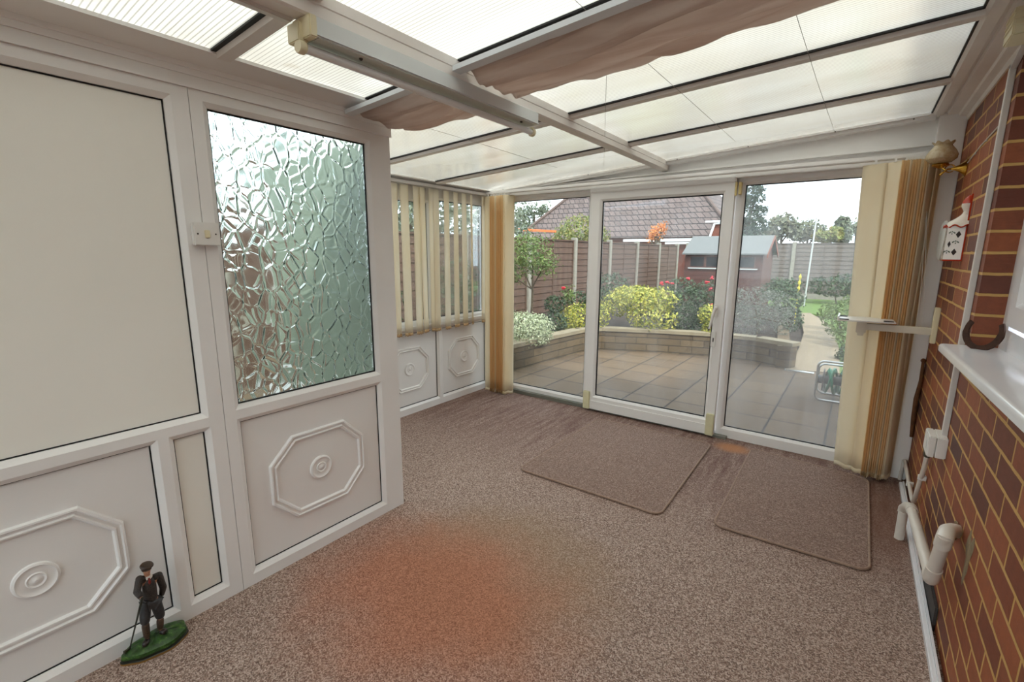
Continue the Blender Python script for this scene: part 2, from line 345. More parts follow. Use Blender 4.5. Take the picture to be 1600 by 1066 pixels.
# ------------------------------------------------------------------ mesh helpers
class MB:
    def __init__(s): s.b = bmesh.new()
    def box(s, x0, x1, y0, y1, z0, z1, bev=0., mi=0):
        vs = [s.b.verts.new((x, y, z)) for x in (x0, x1) for y in (y0, y1) for z in (z0, z1)]
        fs = []
        for q in ((0, 1, 3, 2), (4, 6, 7, 5), (0, 4, 5, 1), (2, 3, 7, 6), (0, 2, 6, 4), (1, 5, 7, 3)):
            f = s.b.faces.new([vs[i] for i in q]); f.material_index = mi; fs.append(f)
        if bev:
            es = list({e for f in fs for e in f.edges})
            bmesh.ops.bevel(s.b, geom=es, offset=bev, segments=2, affect='EDGES')
        return s
    def hexa(s, pts, mi=0):
        """eight points: bottom ring of four then top ring of four"""
        vs = [s.b.verts.new(p) for p in pts]
        for q in ((3, 2, 1, 0), (4, 5, 6, 7), (0, 1, 5, 4), (1, 2, 6, 5), (2, 3, 7, 6), (3, 0, 4, 7)):
            f = s.b.faces.new([vs[i] for i in q]); f.material_index = mi
        return s
    def prism(s, poly, vec, mi=0):
        a = [s.b.verts.new(p) for p in poly]; c = [s.b.verts.new(Vector(p)+Vector(vec)) for p in poly]; n = len(a)
        for f in (a[::-1], c): s.b.faces.new(f).material_index = mi
        for i in range(n): s.b.faces.new((a[i], a[(i+1) % n], c[(i+1) % n], c[i])).material_index = mi
        return s
    def tube(s, pts, r, seg=10, cap=True, closed=False, mi=0):
        pts = [Vector(p) for p in pts]; n = len(pts); rad = r if isinstance(r, (list, tuple)) else [r]*n
        rings = []; ref = None
        for i, p in enumerate(pts):
            if closed: d = pts[(i+1) % n]-pts[i-1]
            else: d = pts[min(i+1, n-1)]-pts[max(i-1, 0)]
            d.normalize()
            if ref is None: ref = d.orthogonal()
            a = (ref-d*ref.dot(d)); a = a.normalized() if a.length > 1e-6 else d.orthogonal().normalized()
            ref = a; c = d.cross(a)
            rings.append([s.b.verts.new(p+(a*math.cos(2*PI*k/seg)+c*math.sin(2*PI*k/seg))*rad[i]) for k in range(seg)])
        for i in range(n if closed else n-1):
            A, B = rings[i], rings[(i+1) % n]
            for k in range(seg): s.b.faces.new((A[k], A[(k+1) % seg], B[(k+1) % seg], B[k])).material_index = mi
        if cap and not closed:
            s.b.faces.new(rings[0][::-1]).material_index = mi; s.b.faces.new(rings[-1]).material_index = mi
        return s
    def lathe(s, prof, mat=None, seg=24, wave=None, mi=0, cap=True):
        """profile of (radius, height) turned about local z, placed by matrix mat"""
        mat = mat or Matrix.Identity(4); rings = []
        for j, (r, h) in enumerate(prof):
            ring = []
            for k in range(seg):
                a = 2*PI*k/seg; rr, hh = r, h
                if wave: dr, dh = wave(j, a); rr += dr; hh += dh
                ring.append(s.b.verts.new(mat @ Vector((rr*math.cos(a), rr*math.sin(a), hh))))
            rings.append(ring)
        for A, B in zip(rings, rings[1:]):
            for k in range(seg): s.b.faces.new((A[k], A[(k+1) % seg], B[(k+1) % seg], B[k])).material_index = mi
        if cap:
            s.b.faces.new(rings[0][::-1]).material_index = mi; s.b.faces.new(rings[-1]).material_index = mi
        return s
    def sphere(s, c, r, seg=16, mi=0):
        rx, ry, rz = r if isinstance(r, (tuple, list)) else (r, r, r)
        m = Matrix.Translation(c) @ Matrix.Diagonal((rx, ry, rz, 1))
        res = bmesh.ops.create_uvsphere(s.b, u_segments=seg, v_segments=max(6, seg*2//3), radius=1, matrix=m)
        for v in res['verts']:
            for f in v.link_faces: f.material_index = mi
        return s
    def grid(s, fn, nu, nv, thick=None, mi=0):
        g = [[s.b.verts.new(fn(i/(nu-1), j/(nv-1))) for j in range(nv)] for i in range(nu)]
        for i in range(nu-1):
            for j in range(nv-1): s.b.faces.new((g[i][j], g[i+1][j], g[i+1][j+1], g[i][j+1])).material_index = mi
        return s
    def build(s, name, mat, parent=None, smooth=True, origin=None, angle=.6):
        base = parent.matrix_world.translation.copy() if parent else Vector(origin or (0, 0, 0))
        if parent is not None: base = ROOTLOC.get(parent.name, Vector((0, 0, 0)))
        if base.length: bmesh.ops.translate(s.b, verts=s.b.verts, vec=-base)
        bmesh.ops.recalc_face_normals(s.b, faces=s.b.faces)
        me = bpy.data.meshes.new(name); s.b.to_mesh(me); s.b.free()
        for m_ in (mat if isinstance(mat, (list, tuple)) else [mat]): me.materials.append(M[m_])
        if smooth:
            me.polygons.foreach_set('use_smooth', [True]*len(me.polygons)); me.set_sharp_from_angle(angle=angle)
        o = bpy.data.objects.new(name, me); COL.objects.link(o)
        if parent is not None: o.parent = parent
        elif base.length: o.location = base
        ROOTLOC[o.name] = base
        return o
ROOTLOC = {}
def tag(o, label=None, cat=None, group=None, kind=None):
    for k, v in (('label', label), ('category', cat), ('group', group), ('kind', kind)):
        if v: o[k] = v
    return o
def empty(name, loc=(0, 0, 0), label=None, cat=None, group=None, kind=None):
    o = bpy.data.objects.new(name, None); COL.objects.link(o); o.location = loc; o.empty_display_size = .05
    ROOTLOC[o.name] = Vector(loc); return tag(o, label, cat, group, kind)
def solidify(o, t, off=0.):
    m = o.modifiers.new('thickness', 'SOLIDIFY'); m.thickness = t; m.offset = off; return o

# wall-plane mappings: u along the wall, v up, w towards the room
def map_left(u, v, w): return Vector((L1+w, u, v))
def map_rear(u, v, w): return Vector((L2+w, u, v))
def map_far(u, v, w): return Vector((u, D2-w, v))
def pbox(mb, mp, u0, u1, v0, v1, w0, w1):
    return mb.hexa([mp(u0, v0, w0), mp(u1, v0, w0), mp(u1, v0, w1), mp(u0, v0, w1), mp(u0, v1, w0), mp(u1, v1, w0), mp(u1, v1, w1), mp(u0, v1, w1)])
def frame_grid(mb, mp, u0, u1, v0, v1, holes, w0, w1):
    """solid frame face with rectangular holes"""
    us = sorted({u0, u1, *[h[0] for h in holes], *[h[1] for h in holes]}); vs = sorted({v0, v1, *[h[2] for h in holes], *[h[3] for h in holes]})
    us = [u for u in us if u0 <= u <= u1]; vs = [v for v in vs if v0 <= v <= v1]
    for a, b in zip(us, us[1:]):
        run = None
        for c, d in zip(vs, vs[1:]):
            inside = any(h[0] <= (a+b)/2 <= h[1] and h[2] <= (c+d)/2 <= h[3] for h in holes)
            if not inside: run = (run[0], d) if run else (c, d)
            elif run: pbox(mb, mp, a, b, run[0], run[1], w0, w1); run = None
        if run: pbox(mb, mp, a, b, run[0], run[1], w0, w1)
def bead(mb, mp, r, wd, wf, wp):
    """sloped glazing bead: r = inner rect, wd = width, from face level wf down to panel level wp"""
    u0, u1, v0, v1 = r
    o = [(u0-wd, v0-wd), (u1+wd, v0-wd), (u1+wd, v1+wd), (u0-wd, v1+wd)]; i_ = [(u0, v0), (u1, v0), (u1, v1), (u0, v1)]
    for k in range(4):
        k2 = (k+1) % 4
        mb.hexa([mp(*o[k], wp), mp(*o[k2], wp), mp(*i_[k2], wp), mp(*i_[k], wp), mp(*o[k], wf), mp(*o[k2], wf), mp(*i_[k2], wp+(wf-wp)*.45), mp(*i_[k], wp+(wf-wp)*.45)])
def ring(mb, mp, r, wd, w0, w1):
    u0, u1, v0, v1 = r
    pbox(mb, mp, u0, u1, v0, v0+wd, w0, w1); pbox(mb, mp, u0, u1, v1-wd, v1, w0, w1)
    pbox(mb, mp, u0, u0+wd, v0+wd, v1-wd, w0, w1); pbox(mb, mp, u1-wd, u1, v0+wd, v1-wd, w0, w1)

def octagon_panel(mp, rect, centre, hw, hh, parent, wp, ch=.11, gasket=True):
    """moulded uPVC panel with an octagonal double moulding and a round rosette"""
    p = MB(); pbox(p, mp, *rect, wp-.012, wp); pan = p.build('moulded_panel', 'upvc_panel', parent)
    def octa(s): 
        a, b = hw*1-s, hh*1-s; c = ch-s*.42
        return [(-a, -b+c), (-a+c, -b), (a-c, -b), (a, -b+c), (a, b-c), (a-c, b), (-a+c, b), (-a, b-c)]
    m = MB()
    prof = [(0, 0), (.004, .012), (.010, .013), (.014, .006), (.022, .005), (.026, .012), (.031, .011), (.036, 0)]
    rings = [[m.b.verts.new(mp(centre[0]+u, centre[1]+v, wp+h)) for u, v in octa(s)] for s, h in prof]
    for A, B in zip(rings, rings[1:]):
        for k in range(8): m.b.faces.new((A[k], A[(k+1) % 8], B[(k+1) % 8], B[k]))
    m.build('moulding', 'upvc_panel', pan, angle=.2)
    r = MB(); pr = [(.058, 0), (.056, .007), (.050, .010), (.044, .006), (.036, .005), (.026, .005), (.023, .009), (.018, .006), (.012, .007), (.004, .012)]
    seg = 40; rg = [[r.b.verts.new(mp(centre[0]+q*math.cos(2*PI*k/seg), centre[1]+q*math.sin(2*PI*k/seg), wp+h)) for k in range(seg)] for q, h in pr]
    for A, B in zip(rg, rg[1:]):
        for k in range(seg): r.b.faces.new((A[k], A[(k+1) % seg], B[(k+1) % seg], B[k]))
    r.b.faces.new(rg[-1]); r.build('rosette', 'upvc_panel', pan, angle=.5)
    return pan

# ================================================================== THE ROOM
# ---- floor
f = MB(); f.prism([(L2, WE+.03, 0), (L1, WE+.03, 0), (L1, YB, 0), (0, YB, 0), (0, D2, 0), (L2, D2, 0)][::-1], (0, 0, -.06))
tag(f.build('floor', 'carpet', smooth=False), 'speckled taupe carpet with a worn orange patch', 'floor', kind='structure')

# ---- near left wall
W = .012; WP = -.012
wl = empty('wall_left', (L1, .1, 0), 'white uPVC partition with cream panels and textured glass pane', 'wall', kind='structure')
BW = .018
h_cream = (-.95, .6915, .8187, 1.9585); h_low = (-.42, .5178, .0745, .7471); h_slim = (.5876, .6948, .0718, .7452)
h_low2 = (-1.05, -.5, .0745, .7471)
h_glass = (.8265, 1.5195, .8203, 1.9593); h_pan = (.827, 1.5231, .068, .7459)
ex = lambda r: (r[0]-BW, r[1]+BW, r[2]-BW, r[3]+BW)
m = MB(); frame_grid(m, map_left, YB, .7635, 0, 2.011, [ex(h) for h in (h_cream, h_low, h_slim, h_low2)], -.05, W)
for h in (h_cream, h_low, h_slim, h_low2): bead(m, map_left, h, BW, W, WP)
m.build('panel_frame', 'upvc', wl, smooth=False)
m = MB(); frame_grid(m, map_left, .7655, WE, 0, 2.011, [ex(h) for h in (h_glass, h_pan)], -.05, W)
for h in (h_glass, h_pan): bead(m, map_left, h, BW, W, WP)
m.build('glazed_frame', 'upvc', wl, smooth=False)
m = MB(); 
for h in (h_cream, h_low, h_slim, h_low2, h_pan): ring(m, map_left, h, .0045, WP-.004, WP+.0025)
ring(m, map_left, h_glass, .006, WP-.004, WP+.0025)
m.build('gasket', 'gasket', wl, smooth=False)
m = MB(); pbox(m, map_left, *h_cream, WP-.014, WP); tag(m.build('infill_panel', 'cream_panel', wl, smooth=False), 'large plain cream infill panel')
m = MB(); pbox(m, map_left, *h_slim, WP-.014, WP); tag(m.build('infill_panel', 'cream_panel', wl, smooth=False), 'narrow plain cream infill panel')
m = MB(); pbox(m, map_left, *h_low2, WP-.014, WP); m.build('infill_panel', 'upvc_panel', wl, smooth=False)
octagon_panel(map_left, h_low, (.176, .404), .235, .20, wl, WP)
octagon_panel(map_left, h_pan, (1.175, .409), .247, .203, wl, WP)
m = MB(); pbox(m, map_left, *h_glass, WP-.016, WP); tag(m.build('glass_pane', 'textured_glass', wl, smooth=False), 'textured obscured glass pane')
# header board and eaves cover strips
m = MB(); pbox(m, map_left, YB, WE+.006, 2.0115, 2.085, -.05, .022)
pts = [(L1+.022, 2.052), (L1+.028, 2.052), (L1+.030, 2.071), (L1+.036, 2.073), (L1+.038, 2.088), (-2.262, roof_z(-2.262)-.012), (-2.262, roof_z(-2.262)), (L1-.05, roof_z(L1)), (L1-.05, 2.08), (L1+.022, 2.08)]
m.prism([(x, YB, z) for x, z in pts], (0, WE+.006-YB, 0))
m.build('header', 'upvc', wl, smooth=False)
for px, py in ((169, 76), (348, 118), (486, 156)):
    p = at_x(px, py, L1+.022); m = MB(); m.lathe([(.005, -.002), (.005, .0015), (.002, .002)], Matrix.Translation(p) @ Matrix.Rotation(PI/2, 4, 'Y'), 10); m.build('screw', 'screw_dark', wl)

# ---- return wall between near partition and window bay
m = MB(); m.box(L2-.05, L1-.05, WE-.05, WE, -.02, 2.04)
for k in range(3): m.box(L2+.06+k*.36, L2+.12+k*.36, WE-.062, WE-.05, .05, 2.0)
tag(m.build('wall_return', 'upvc', smooth=False), 'white uPVC return wall between partition and window bay', 'wall', kind='structure')
m = MB(); m.box(L2+.0, L1-.05, WE-.066, WE-.0630, .55, 2.0); tag(m.build('return_panel', 'shaded_upvc_panel', bpy.data.objects['wall_return'], smooth=False), 'return wall panel behind the textured glass, shade on white painted grey-green')

# ---- window bay wall on the left, far end
ww = empty('window_1', (L2, 2.7, 0), 'white framed side window with moulded panels below, behind the slatted blind', 'window', kind='structure')
hw1 = (1.80, 3.0, .843, 1.868); hw2 = (3.115, 3.765, .843, 1.906)
hp1 = (2.42, 3.088, .0762, .7359); hp2 = (3.161, 3.7986, .0762, .7359); hp0 = (1.75, 2.36, .0762, .7359)
m = MB(); hs = [hw1, hw2, hp0, hp1, hp2]
frame_grid(m, map_rear, WE, D2, 0, 2.02, [ex(h) for h in hs], -.05, W)
for h in hs: bead(m, map_rear, h, BW, W, WP)
pbox(m, map_rear, WE, D2, .775, .800, W, W+.03)
m.build('window_frame', 'upvc', ww, smooth=False)
m = MB(); [ring(m, map_rear, h, .006, WP-.004, WP+.003) for h in hs]; m.build('gasket', 'gasket', ww, smooth=False)
for h in (hw1, hw2):
    m = MB(); pbox(m, map_rear, *h, WP-.022, WP-.004); m.build('glass_pane', 'clear_glass', ww, smooth=False)
octagon_panel(map_rear, hp1, (2.752, .408), .235, .2, ww, WP)
octagon_panel(map_rear, hp2, (3.478, .408), .235, .2, ww, WP)
m = MB(); pbox(m, map_rear, *hp0, WP-.014, WP); m.build('infill_panel', 'upvc_panel', ww, smooth=False)
m = MB(); z2 = roof_z(L2)
m.prism([(L2-.05, WE, 2.02), (L2+.03, WE, 2.02), (L2+.036, WE, 2.03), (L2+.13, WE, roof_z(L2+.13)-.008), (L2+.13, WE, roof_z(L2+.13)), (L2-.05, WE, z2)], (0, D2-WE, 0))
m.build('eaves_cover', 'upvc', ww, smooth=False)

# ---- far wall: frame, fixed panes, sliding door
FWF = D2-D-.012
wf = empty('wall_far', (-1.8, D2, 0), 'white uPVC frame around the glazed far wall', 'wall', kind='structure')
fp1 = (-3.47, -2.397, .0863, 1.9393); fp2 = (-1.1362, -.15, .0863, 1.9393)
mid = (-2.33, -1.20, .03, 1.95)
m = MB(); frame_grid(m, map_far, L2, 0, -.02, 1.985, [ex(fp1), ex(fp2), mid], -.045, .015)
bead(m, map_far, fp1, BW, .015, WP); bead(m, map_far, fp2, BW, .015, WP)
m.build('outer_frame', 'upvc', wf, smooth=False)
# wedge board above, following the roof slope
m = MB(); m.prism([(L2, D2-.02, 1.985), (0, D2-.02, 1.985), (0, D2-.02, roof_z(0)), (L2, D2-.02, roof_z(L2))], (0, .065, 0))
m.prism([(L2, D-.005, 2.045), (0, D-.005, 2.083), (0, D-.005, 2.083+.01), (L2, D-.005, 2.05)], (0, .04, 0))
m.build('gable_board', 'upvc', wf, smooth=False)
# cover strip under the roof edge, with small screw heads
m = MB()
def strip(z_off, t, y0, y1): m.hexa([(x, y, roof_z(x)+z_off+dz) for dz in (0, t) for x, y in ((L2, y0), (-.14, y0), (-.14, y1), (L2, y1))])
strip(-.030, .018, D-.028, D2); strip(-.012, .012, D-.05, D2)
m.build('edge_cover', 'upvc', wf, smooth=False)
for px, py in ((786, 296), (850, 284), (919, 273), (1058, 249), (1169, 229), (1305, 206), (1428, 186)):
    p = at_y(px, py, D-.051); m = MB(); m.sphere(p, .004, 8); m.build('screw', 'screw_dark', wf)
m = MB(); m.box(L2+.02, -.1, D-.02, D2-.02, 1.985, 2.02, .004); m.build('door_track', 'upvc', wf)
m = MB(); m.box(L2+.05, -1.20, D+.005, D2-.012, .0, .035); m.box(-1.2, -1.1, D-.008, D2-.012, 0, .02); m.build('threshold', 'grey_threshold', wf, smooth=False)
# corner post next to the brick
m = MB(); m.box(-.125, -.002, D-.02, D2+.02, 0, roof_z(-.1)-.005, .004); m.build('corner_post', 'upvc', wf)

for nm, h, gm, lab in (('window_2', fp1, 'clear_glass', 'fixed full-height glass pane left of the sliding door'), ('window_3', fp2, 'misted_glass', 'misted full-height glass pane right of the sliding door')):
    w_ = empty(nm, (h[0], D2, h[2]), lab, 'window', kind='structure')
    m = MB(); pbox(m, map_far, *h, WP-.022, WP-.004); m.build('glass_pane', gm, w_, smooth=False)
    m = MB(); ring(m, map_far, h, .007, WP-.004, WP+.003); m.build('gasket', 'gasket', w_, smooth=False)
# sliding door
def map_door(u, v, w): return Vector((u, D-w, v))
dr = empty('door_1', (-1.77, D, 0), 'white framed sliding glass door in the far wall', 'door', kind='structure')
dg = (-2.2426, -1.2712, .1504, 1.882); DO = (-2.3424, -1.194, .022, 1.955)
m = MB(); frame_grid(m, map_door, *DO, [ex(dg)], -.03, .022); bead(m, map_door, dg, BW, .022, -.004)
pbox(m, map_door, DO[0]+.01, DO[1]-.01, .022, .10, .022, .03)
m.build('door_frame', 'upvc', dr, smooth=False)
m = MB(); m.box(DO[0]-.005, DO[1]+.005, D-.045, D-.005, 1.955, 1.992, .006); m.build('head_cover', 'upvc', dr)
m = MB(); ring(m, map_door, dg, .009, -.008, -.001); m.build('gasket', 'gasket', dr, smooth=False)
m = MB(); pbox(m, map_door, *dg, -.028, -.006); m.build('glass_pane', 'door_glass', dr, smooth=False)
for u0, u1, v0, v1 in ((-2.345, -2.283, .02, .185), (-1.252, -1.192, .02, .195)):
    m = MB(); m.box(u0, u1, D-.047, D-.020, v0, v1, .004); tag(m.build('corner_pad', 'pad_tape', dr), 'cream pad on the bottom corner of the door')
m = MB(); m.box(-1.268, -1.232, D-.034, D-.022, .965, 1.065, .004); m.box(-1.268, -1.232, D-.034, D-.022, .735, .855, .004); hd = m.build('handle_plate', 'white_plastic', dr)
m = MB(); m.tube([(-1.245, D-.03, 1.04), (-1.248, D-.066, 1.04), (-1.256, D-.07, 1.0), (-1.276, D-.07, .88)], [.011, .011, .012, .009], 10); m.build('lever', 'white_plastic', hd)
m = MB(); m.box(-1.254, -1.246, D-.036, D-.033, .775, .805); m.build('keyhole', 'screw_dark', hd, smooth=False)
m = MB(); m.box(-1.192, -1.180, D-.03, D, 1.86, 1.955, .002); m.box(-1.172, -1.155, D-.01, D+.04, 1.87, 1.955, .002); tag(m.build('catch', 'yellow_brass', dr), 'yellowed catch at the top of the door')

# ---- brick house wall on the right with its window
wb = empty('wall_right', (0, 1, 0), 'red-brown brick house wall with ochre mortar', 'wall', kind='structure')
YW0, YW1, ZS, ZL = .45, 2.64, 1.075, 2.16
m = MB(); m.box(0, .3, YB, 6.2, -.1, ZS-.02); m.box(0, .3, YW1, 6.2, ZS-.02, 2.7); m.box(0, .3, YB, YW0, ZS-.02, 2.7); m.box(0, .3, YW0, YW1, ZL, 2.7)
m.build('brickwork', 'house_wall_brick', wb, smooth=False)
m = MB()
def smear(u, v):
    a = u*2*PI; y0, z0 = 2.02, .47; r = v*(.05+.016*math.sin(3*a)+.01*math.cos(5*a))
    return Vector((-.0035*(1-v*v)-.0005, y0+r*math.cos(a)*.8, z0+r*math.sin(a)*1.7))
m.grid(smear, 33, 6); tag(m.build('cement_patch', 'cement_smear', wb), 'smear of pale cement on the brick')
# house window
wi = empty('window_4', (.09, YW1, ZS), 'white framed house window set in the brick wall', 'window', kind='structure')
m = MB(); XF = .085
def map_hw(u, v, w): return Vector((XF-w, u, v))
frame_grid(m, map_hw, YW0, YW1, ZS, ZL, [(.53, 2.545, ZS+.09, ZL-.08)], -.07, 0)
frame_grid(m, map_hw, .55, 2.525, ZS+.11, ZL-.1, [(1.62, 2.445, ZS+.185, ZL-.175), (.63, 1.52, ZS+.185, ZL-.175)], -.05, .012)
bead(m, map_hw, (1.64, 2.425, ZS+.205, ZL-.195), .02, .012, -.015)
m.build('window_frame', 'upvc_glossy', wi, smooth=False)
m = MB(); ring(m, map_hw, (1.64, 2.425, ZS+.205, ZL-.195), .008, -.02, -.010); m.build('gasket', 'gasket', wi, smooth=False)
m = MB(); pbox(m, map_hw, .6, 2.47, ZS+.15, ZL-.15, -.04, -.022); m.build('glass_pane', 'shed_glass', wi, smooth=False)
# sill, very slightly out of level
m = MB()
def sy(y): return 1.0755+(2.65-y)*.035
xs0 = lambda y: -.088-(2.65-y)*.003
ya, yb = YW0-.05, 2.665
prof = lambda y: [(xs0(y), sy(y)-.030), (xs0(y)+.006, sy(y)-.034), (.09, sy(y)-.030), (.09, sy(y)+.004), (xs0(y)+.012, sy(y)), (xs0(y)+.003, sy(y)-.003), (xs0(y), sy(y)-.010)]
A = [m.b.verts.new((x, ya, z)) for x, z in prof(ya)]; B = [m.b.verts.new((x, yb, z)) for x, z in prof(yb)]
n_ = len(A); m.b.faces.new(A[::-1]); m.b.faces.new(B)
for k in range(n_): m.b.faces.new((A[k], A[(k+1) % n_], B[(k+1) % n_], B[k]))
m.build('window_sill', 'upvc_glossy', wi, angle=.9)
# floor trim and vent mesh along the foot of the brick
m = MB(); m.box(-.040, -.022, YB, 3.7, 0, .026, .003); m.box(-.024, -.016, YB, 3.7, 0, .032)
tag(m.build('baseboard_right', 'upvc_glossy', smooth=False), 'thin white trim strip along the foot of the brick wall', 'trim', kind='structure')
m = MB(); m.box(-.012, -.002, 2.26, 2.58, .0, .10); tag(m.build('vent_mesh', 'mesh_dark', wb, smooth=False), 'dark vent mesh at the foot of the brick')
# unseen back of the room; its glazing is added to let in more daylight
bw = empty('wall_back', (-1.2, YB, 0), 'unseen white framed wall behind the viewer, glazing added to brighten the room', 'wall', kind='structure')
def map_back(u, v, w): return Vector((u, YB-.06+w, v))
bh = [(-2.33, -1.58, .12, 1.95), (-1.50, -.75, .12, 1.95), (-.67, -.08, .12, 1.95)]
m = MB(); frame_grid(m, map_back, L1-.05, .02, -.06, 2.3, bh, -.04, .03); m.build('back_frame', 'upvc', bw, smooth=False)
for h in bh: m = MB(); pbox(m, map_back, *h, -.01, .01); m.build('glass_pane', 'clear_glass', bw, smooth=False)

# ---- roof
rf = empty('ceiling', (-1.7, 1.5, 2.15), 'sloping translucent polycarbonate roof with white bars', 'ceiling', kind='structure')
BARS = [(.81, 0., -2.27), (1.435, 0., -2.35), (2.268, .037, L2+.12), (3.045, .030, L2+.12), (.02, 0., -2.27), (-.78, 0., -2.27)]
def bar_y(i, x): return BARS[i][0]+BARS[i][1]*(x+1.7)
XBM0, XBM1 = -1.757, -1.703          # beam
XRP = -.16                           # edge of right plate
def sheet(ya, yb, x0, x1):
    m = MB(); a = [(x0, ya(x0)), (x1, ya(x1)), (x1, yb(x1)), (x0, yb(x0))]
    m.hexa([(x, y, roof_z(x)) for x, y in a]+[(x, y, roof_z(x)+.003) for x, y in a]); return m.build('roof_sheet', 'polycarbonate', rf, smooth=False)
edges = [lambda x: YB, lambda x: bar_y(5, x), lambda x: bar_y(4, x), lambda x: bar_y(0, x), lambda x: bar_y(1, x), lambda x: bar_y(2, x), lambda x: bar_y(3, x), lambda x: D2+.06]
for k in range(7):
    xl = L1-.1 if k < 4 else L2-.1
    if k == 4:                       # this bay spans the step in the wall line
        sheet(lambda x: WE-.02, edges[5], L2-.1, L1-.03)
        sheet(edges[4], edges[5], L1-.03, XBM0+.01)
    else: sheet(edges[k], edges[k+1], xl, XBM0+.01)
    sheet(edges[k], edges[k+1], XBM1-.01, XRP+.02)
for i, (y, s_, xl) in enumerate(BARS):
    bm_, gm_ = MB(), MB()
    for xa, xb in ((xl, XBM0), (XBM1, XRP+.004)):
        P = []
        for x in (xa, xb):
            yy = bar_y(i, x); z = roof_z(x)
            P.append([(x, yy+.006, z-.004), (x, yy+.012, z-.022), (x, yy+.055, z-.022), (x, yy+.061, z-.004), (x, yy+.061, z), (x, yy+.006, z)])
        A = [bm_.b.verts.new(p) for p in P[0]]; B = [bm_.b.verts.new(p) for p in P[1]]
        bm_.b.faces.new(A[::-1]); bm_.b.faces.new(B)
        for k in range(6): bm_.b.faces.new((A[k], A[(k+1) % 6], B[(k+1) % 6], B[k]))
        gm_.hexa([(x, bar_y(i, x)+o, roof_z(x)+h) for h in (-.006, 0) for x, o in ((xa, -.010), (xb, -.010), (xb, .007), (xa, .007))])
    b_ = bm_.build('glazing_bar', 'upvc_bar', rf, smooth=False); gm_.build('gasket', 'gasket', b_, smooth=False)
m = MB(); zt = roof_z(XBM0)
m.prism([(XBM0, YB, 2.085), (XBM1-.006, YB, 2.085), (XBM1, YB, 2.091), (XBM1, YB, 2.118), (XBM1-.003, YB, 2.120), (XBM1-.003, YB, 2.123), (XBM1, YB, 2.125), (XBM1, YB, zt+.003), (XBM0, YB, zt)], (0, D2-YB-.03, 0))
m.build('roof_beam', 'upvc_bar', rf, smooth=False)
m = MB()                             # ridge plate along the brick wall
zr = roof_z
pts = [(XRP, zr(XRP)-.006), (XRP+.012, zr(XRP)-.016), (XRP+.05, zr(XRP)-.018), (XRP+.055, zr(XRP)-.006), (XRP+.065, zr(XRP)-.006), (XRP+.070, zr(XRP)-.020), (XRP+.115, zr(XRP)-.022), (XRP+.12, zr(XRP)-.034), (-.012, zr(XRP)-.040), (-.006, zr(XRP)-.06), (0, zr(XRP)-.06), (0, 2.32), (XRP, zr(XRP))]
m.prism([(x, YB, z) for x, z in pts], (0, D2-YB, 0)); m.build('ridge_plate', 'upvc_bar', rf, smooth=False)
m = MB(); m.hexa([(x, y, roof_z(x)-.006+dz) for dz in (0, .006) for x, y in ((XRP-.008, YB), (XRP+.004, YB), (XRP+.004, D2-.04), (XRP-.008, D2-.04))]); m.build('gasket', 'gasket', rf, smooth=False)

# ================================================================== THINGS IN THE ROOM
# ---- light switch
p = at_x(318, 366, L1+W); s = empty('light_switch', p, 'white single light switch on the partition between cream panel and textured glass', 'light switch')
m = MB(); m.box(p.x, p.x+.022, p.y-.041, p.y+.041, p.z-.040, p.z+.040, .003); m.build('back_box', 'white_plastic', s)
m = MB(); m.box(p.x+.022, p.x+.030, p.y-.043, p.y+.043, p.z-.042, p.z+.042, .003); pl = m.build('plate', 'white_plastic', s)
for k in (-1, 1): m = MB(); m.lathe([(.003, 0), (.003, .001)], Matrix.Translation((p.x+.030, p.y+k*.030, p.z)) @ Matrix.Rotation(PI/2, 4, 'Y'), 10); m.build('screw', 'screw_dark', pl)
m = MB(); m.box(p.x+.030, p.x+.035, p.y-.008, p.y+.010, p.z-.014, p.z+.014, .002); tag(m.build('rocker', 'cream_plastic', s), 'cream rocker')

# ---- fluorescent batten under the roof beam
bt = empty('batten_light', (-1.735, 1.4, 2.085), 'white fluorescent tube batten fixed under the roof beam', 'light')
BX0, BX1, BY0, BY1, BZ = -1.772, -1.690, .835, 1.965, 2.034
m = MB(); m.box(BX0, BX1, BY0, BY1, BZ, 2.085, .003); m.box(BX1-.001, BX1+.0015, BY0, BY1, BZ+.003, BZ+.006); m.build('housing', 'white_metal', bt)
m = MB(); m.box(BX0+.004, BX1-.004, BY0+.01, BY1-.01, BZ-.0025, BZ); m.build('reflector', 'lamp_underside', bt, smooth=False)
m = MB(); m.box(BX0-.004, BX1+.003, BY0-.020, BY0+.003, BZ-.006, 2.085, .003); m.box(BX0-.012, BX0+.046, BY0-.032, BY0-.002, BZ-.012, 2.072, .003); m.build('end_cap', 'cream_plastic', bt)
TX, TZ = -1.738, BZ-.024
m = MB(); m.tube([(TX, BY0-.02, TZ), (TX, BY1+.02, TZ)], .013, 16); m.build('fluorescent_tube', 'tube_glass', bt)
for yy in (BY0-.03, BY1+.005):
    m = MB(); m.lathe([(.017, 0), (.019, .004), (.019, .018), (.016, .022)], Matrix.Translation((TX, yy, TZ)) @ Matrix.Rotation(-PI/2, 4, 'X'), 16); m.box(TX-.008, TX+.008, yy+.003, yy+.018, TZ, BZ, .002)
    m.build('lampholder', 'cream_plastic', bt)
for yy in (1.0, 1.86): m = MB(); m.sphere((TX+.022, yy, BZ-.003), .006, 8); m.build('screw', 'screw_dark', bt)
m = MB(); m.box(-1.782, -1.757, YB+.02, BY0-.028, 2.075, 2.105, .003)
tag(m.build('cable_trunking', 'cable_white'), 'white cable trunking running along the roof beam into the batten light', 'trunking')

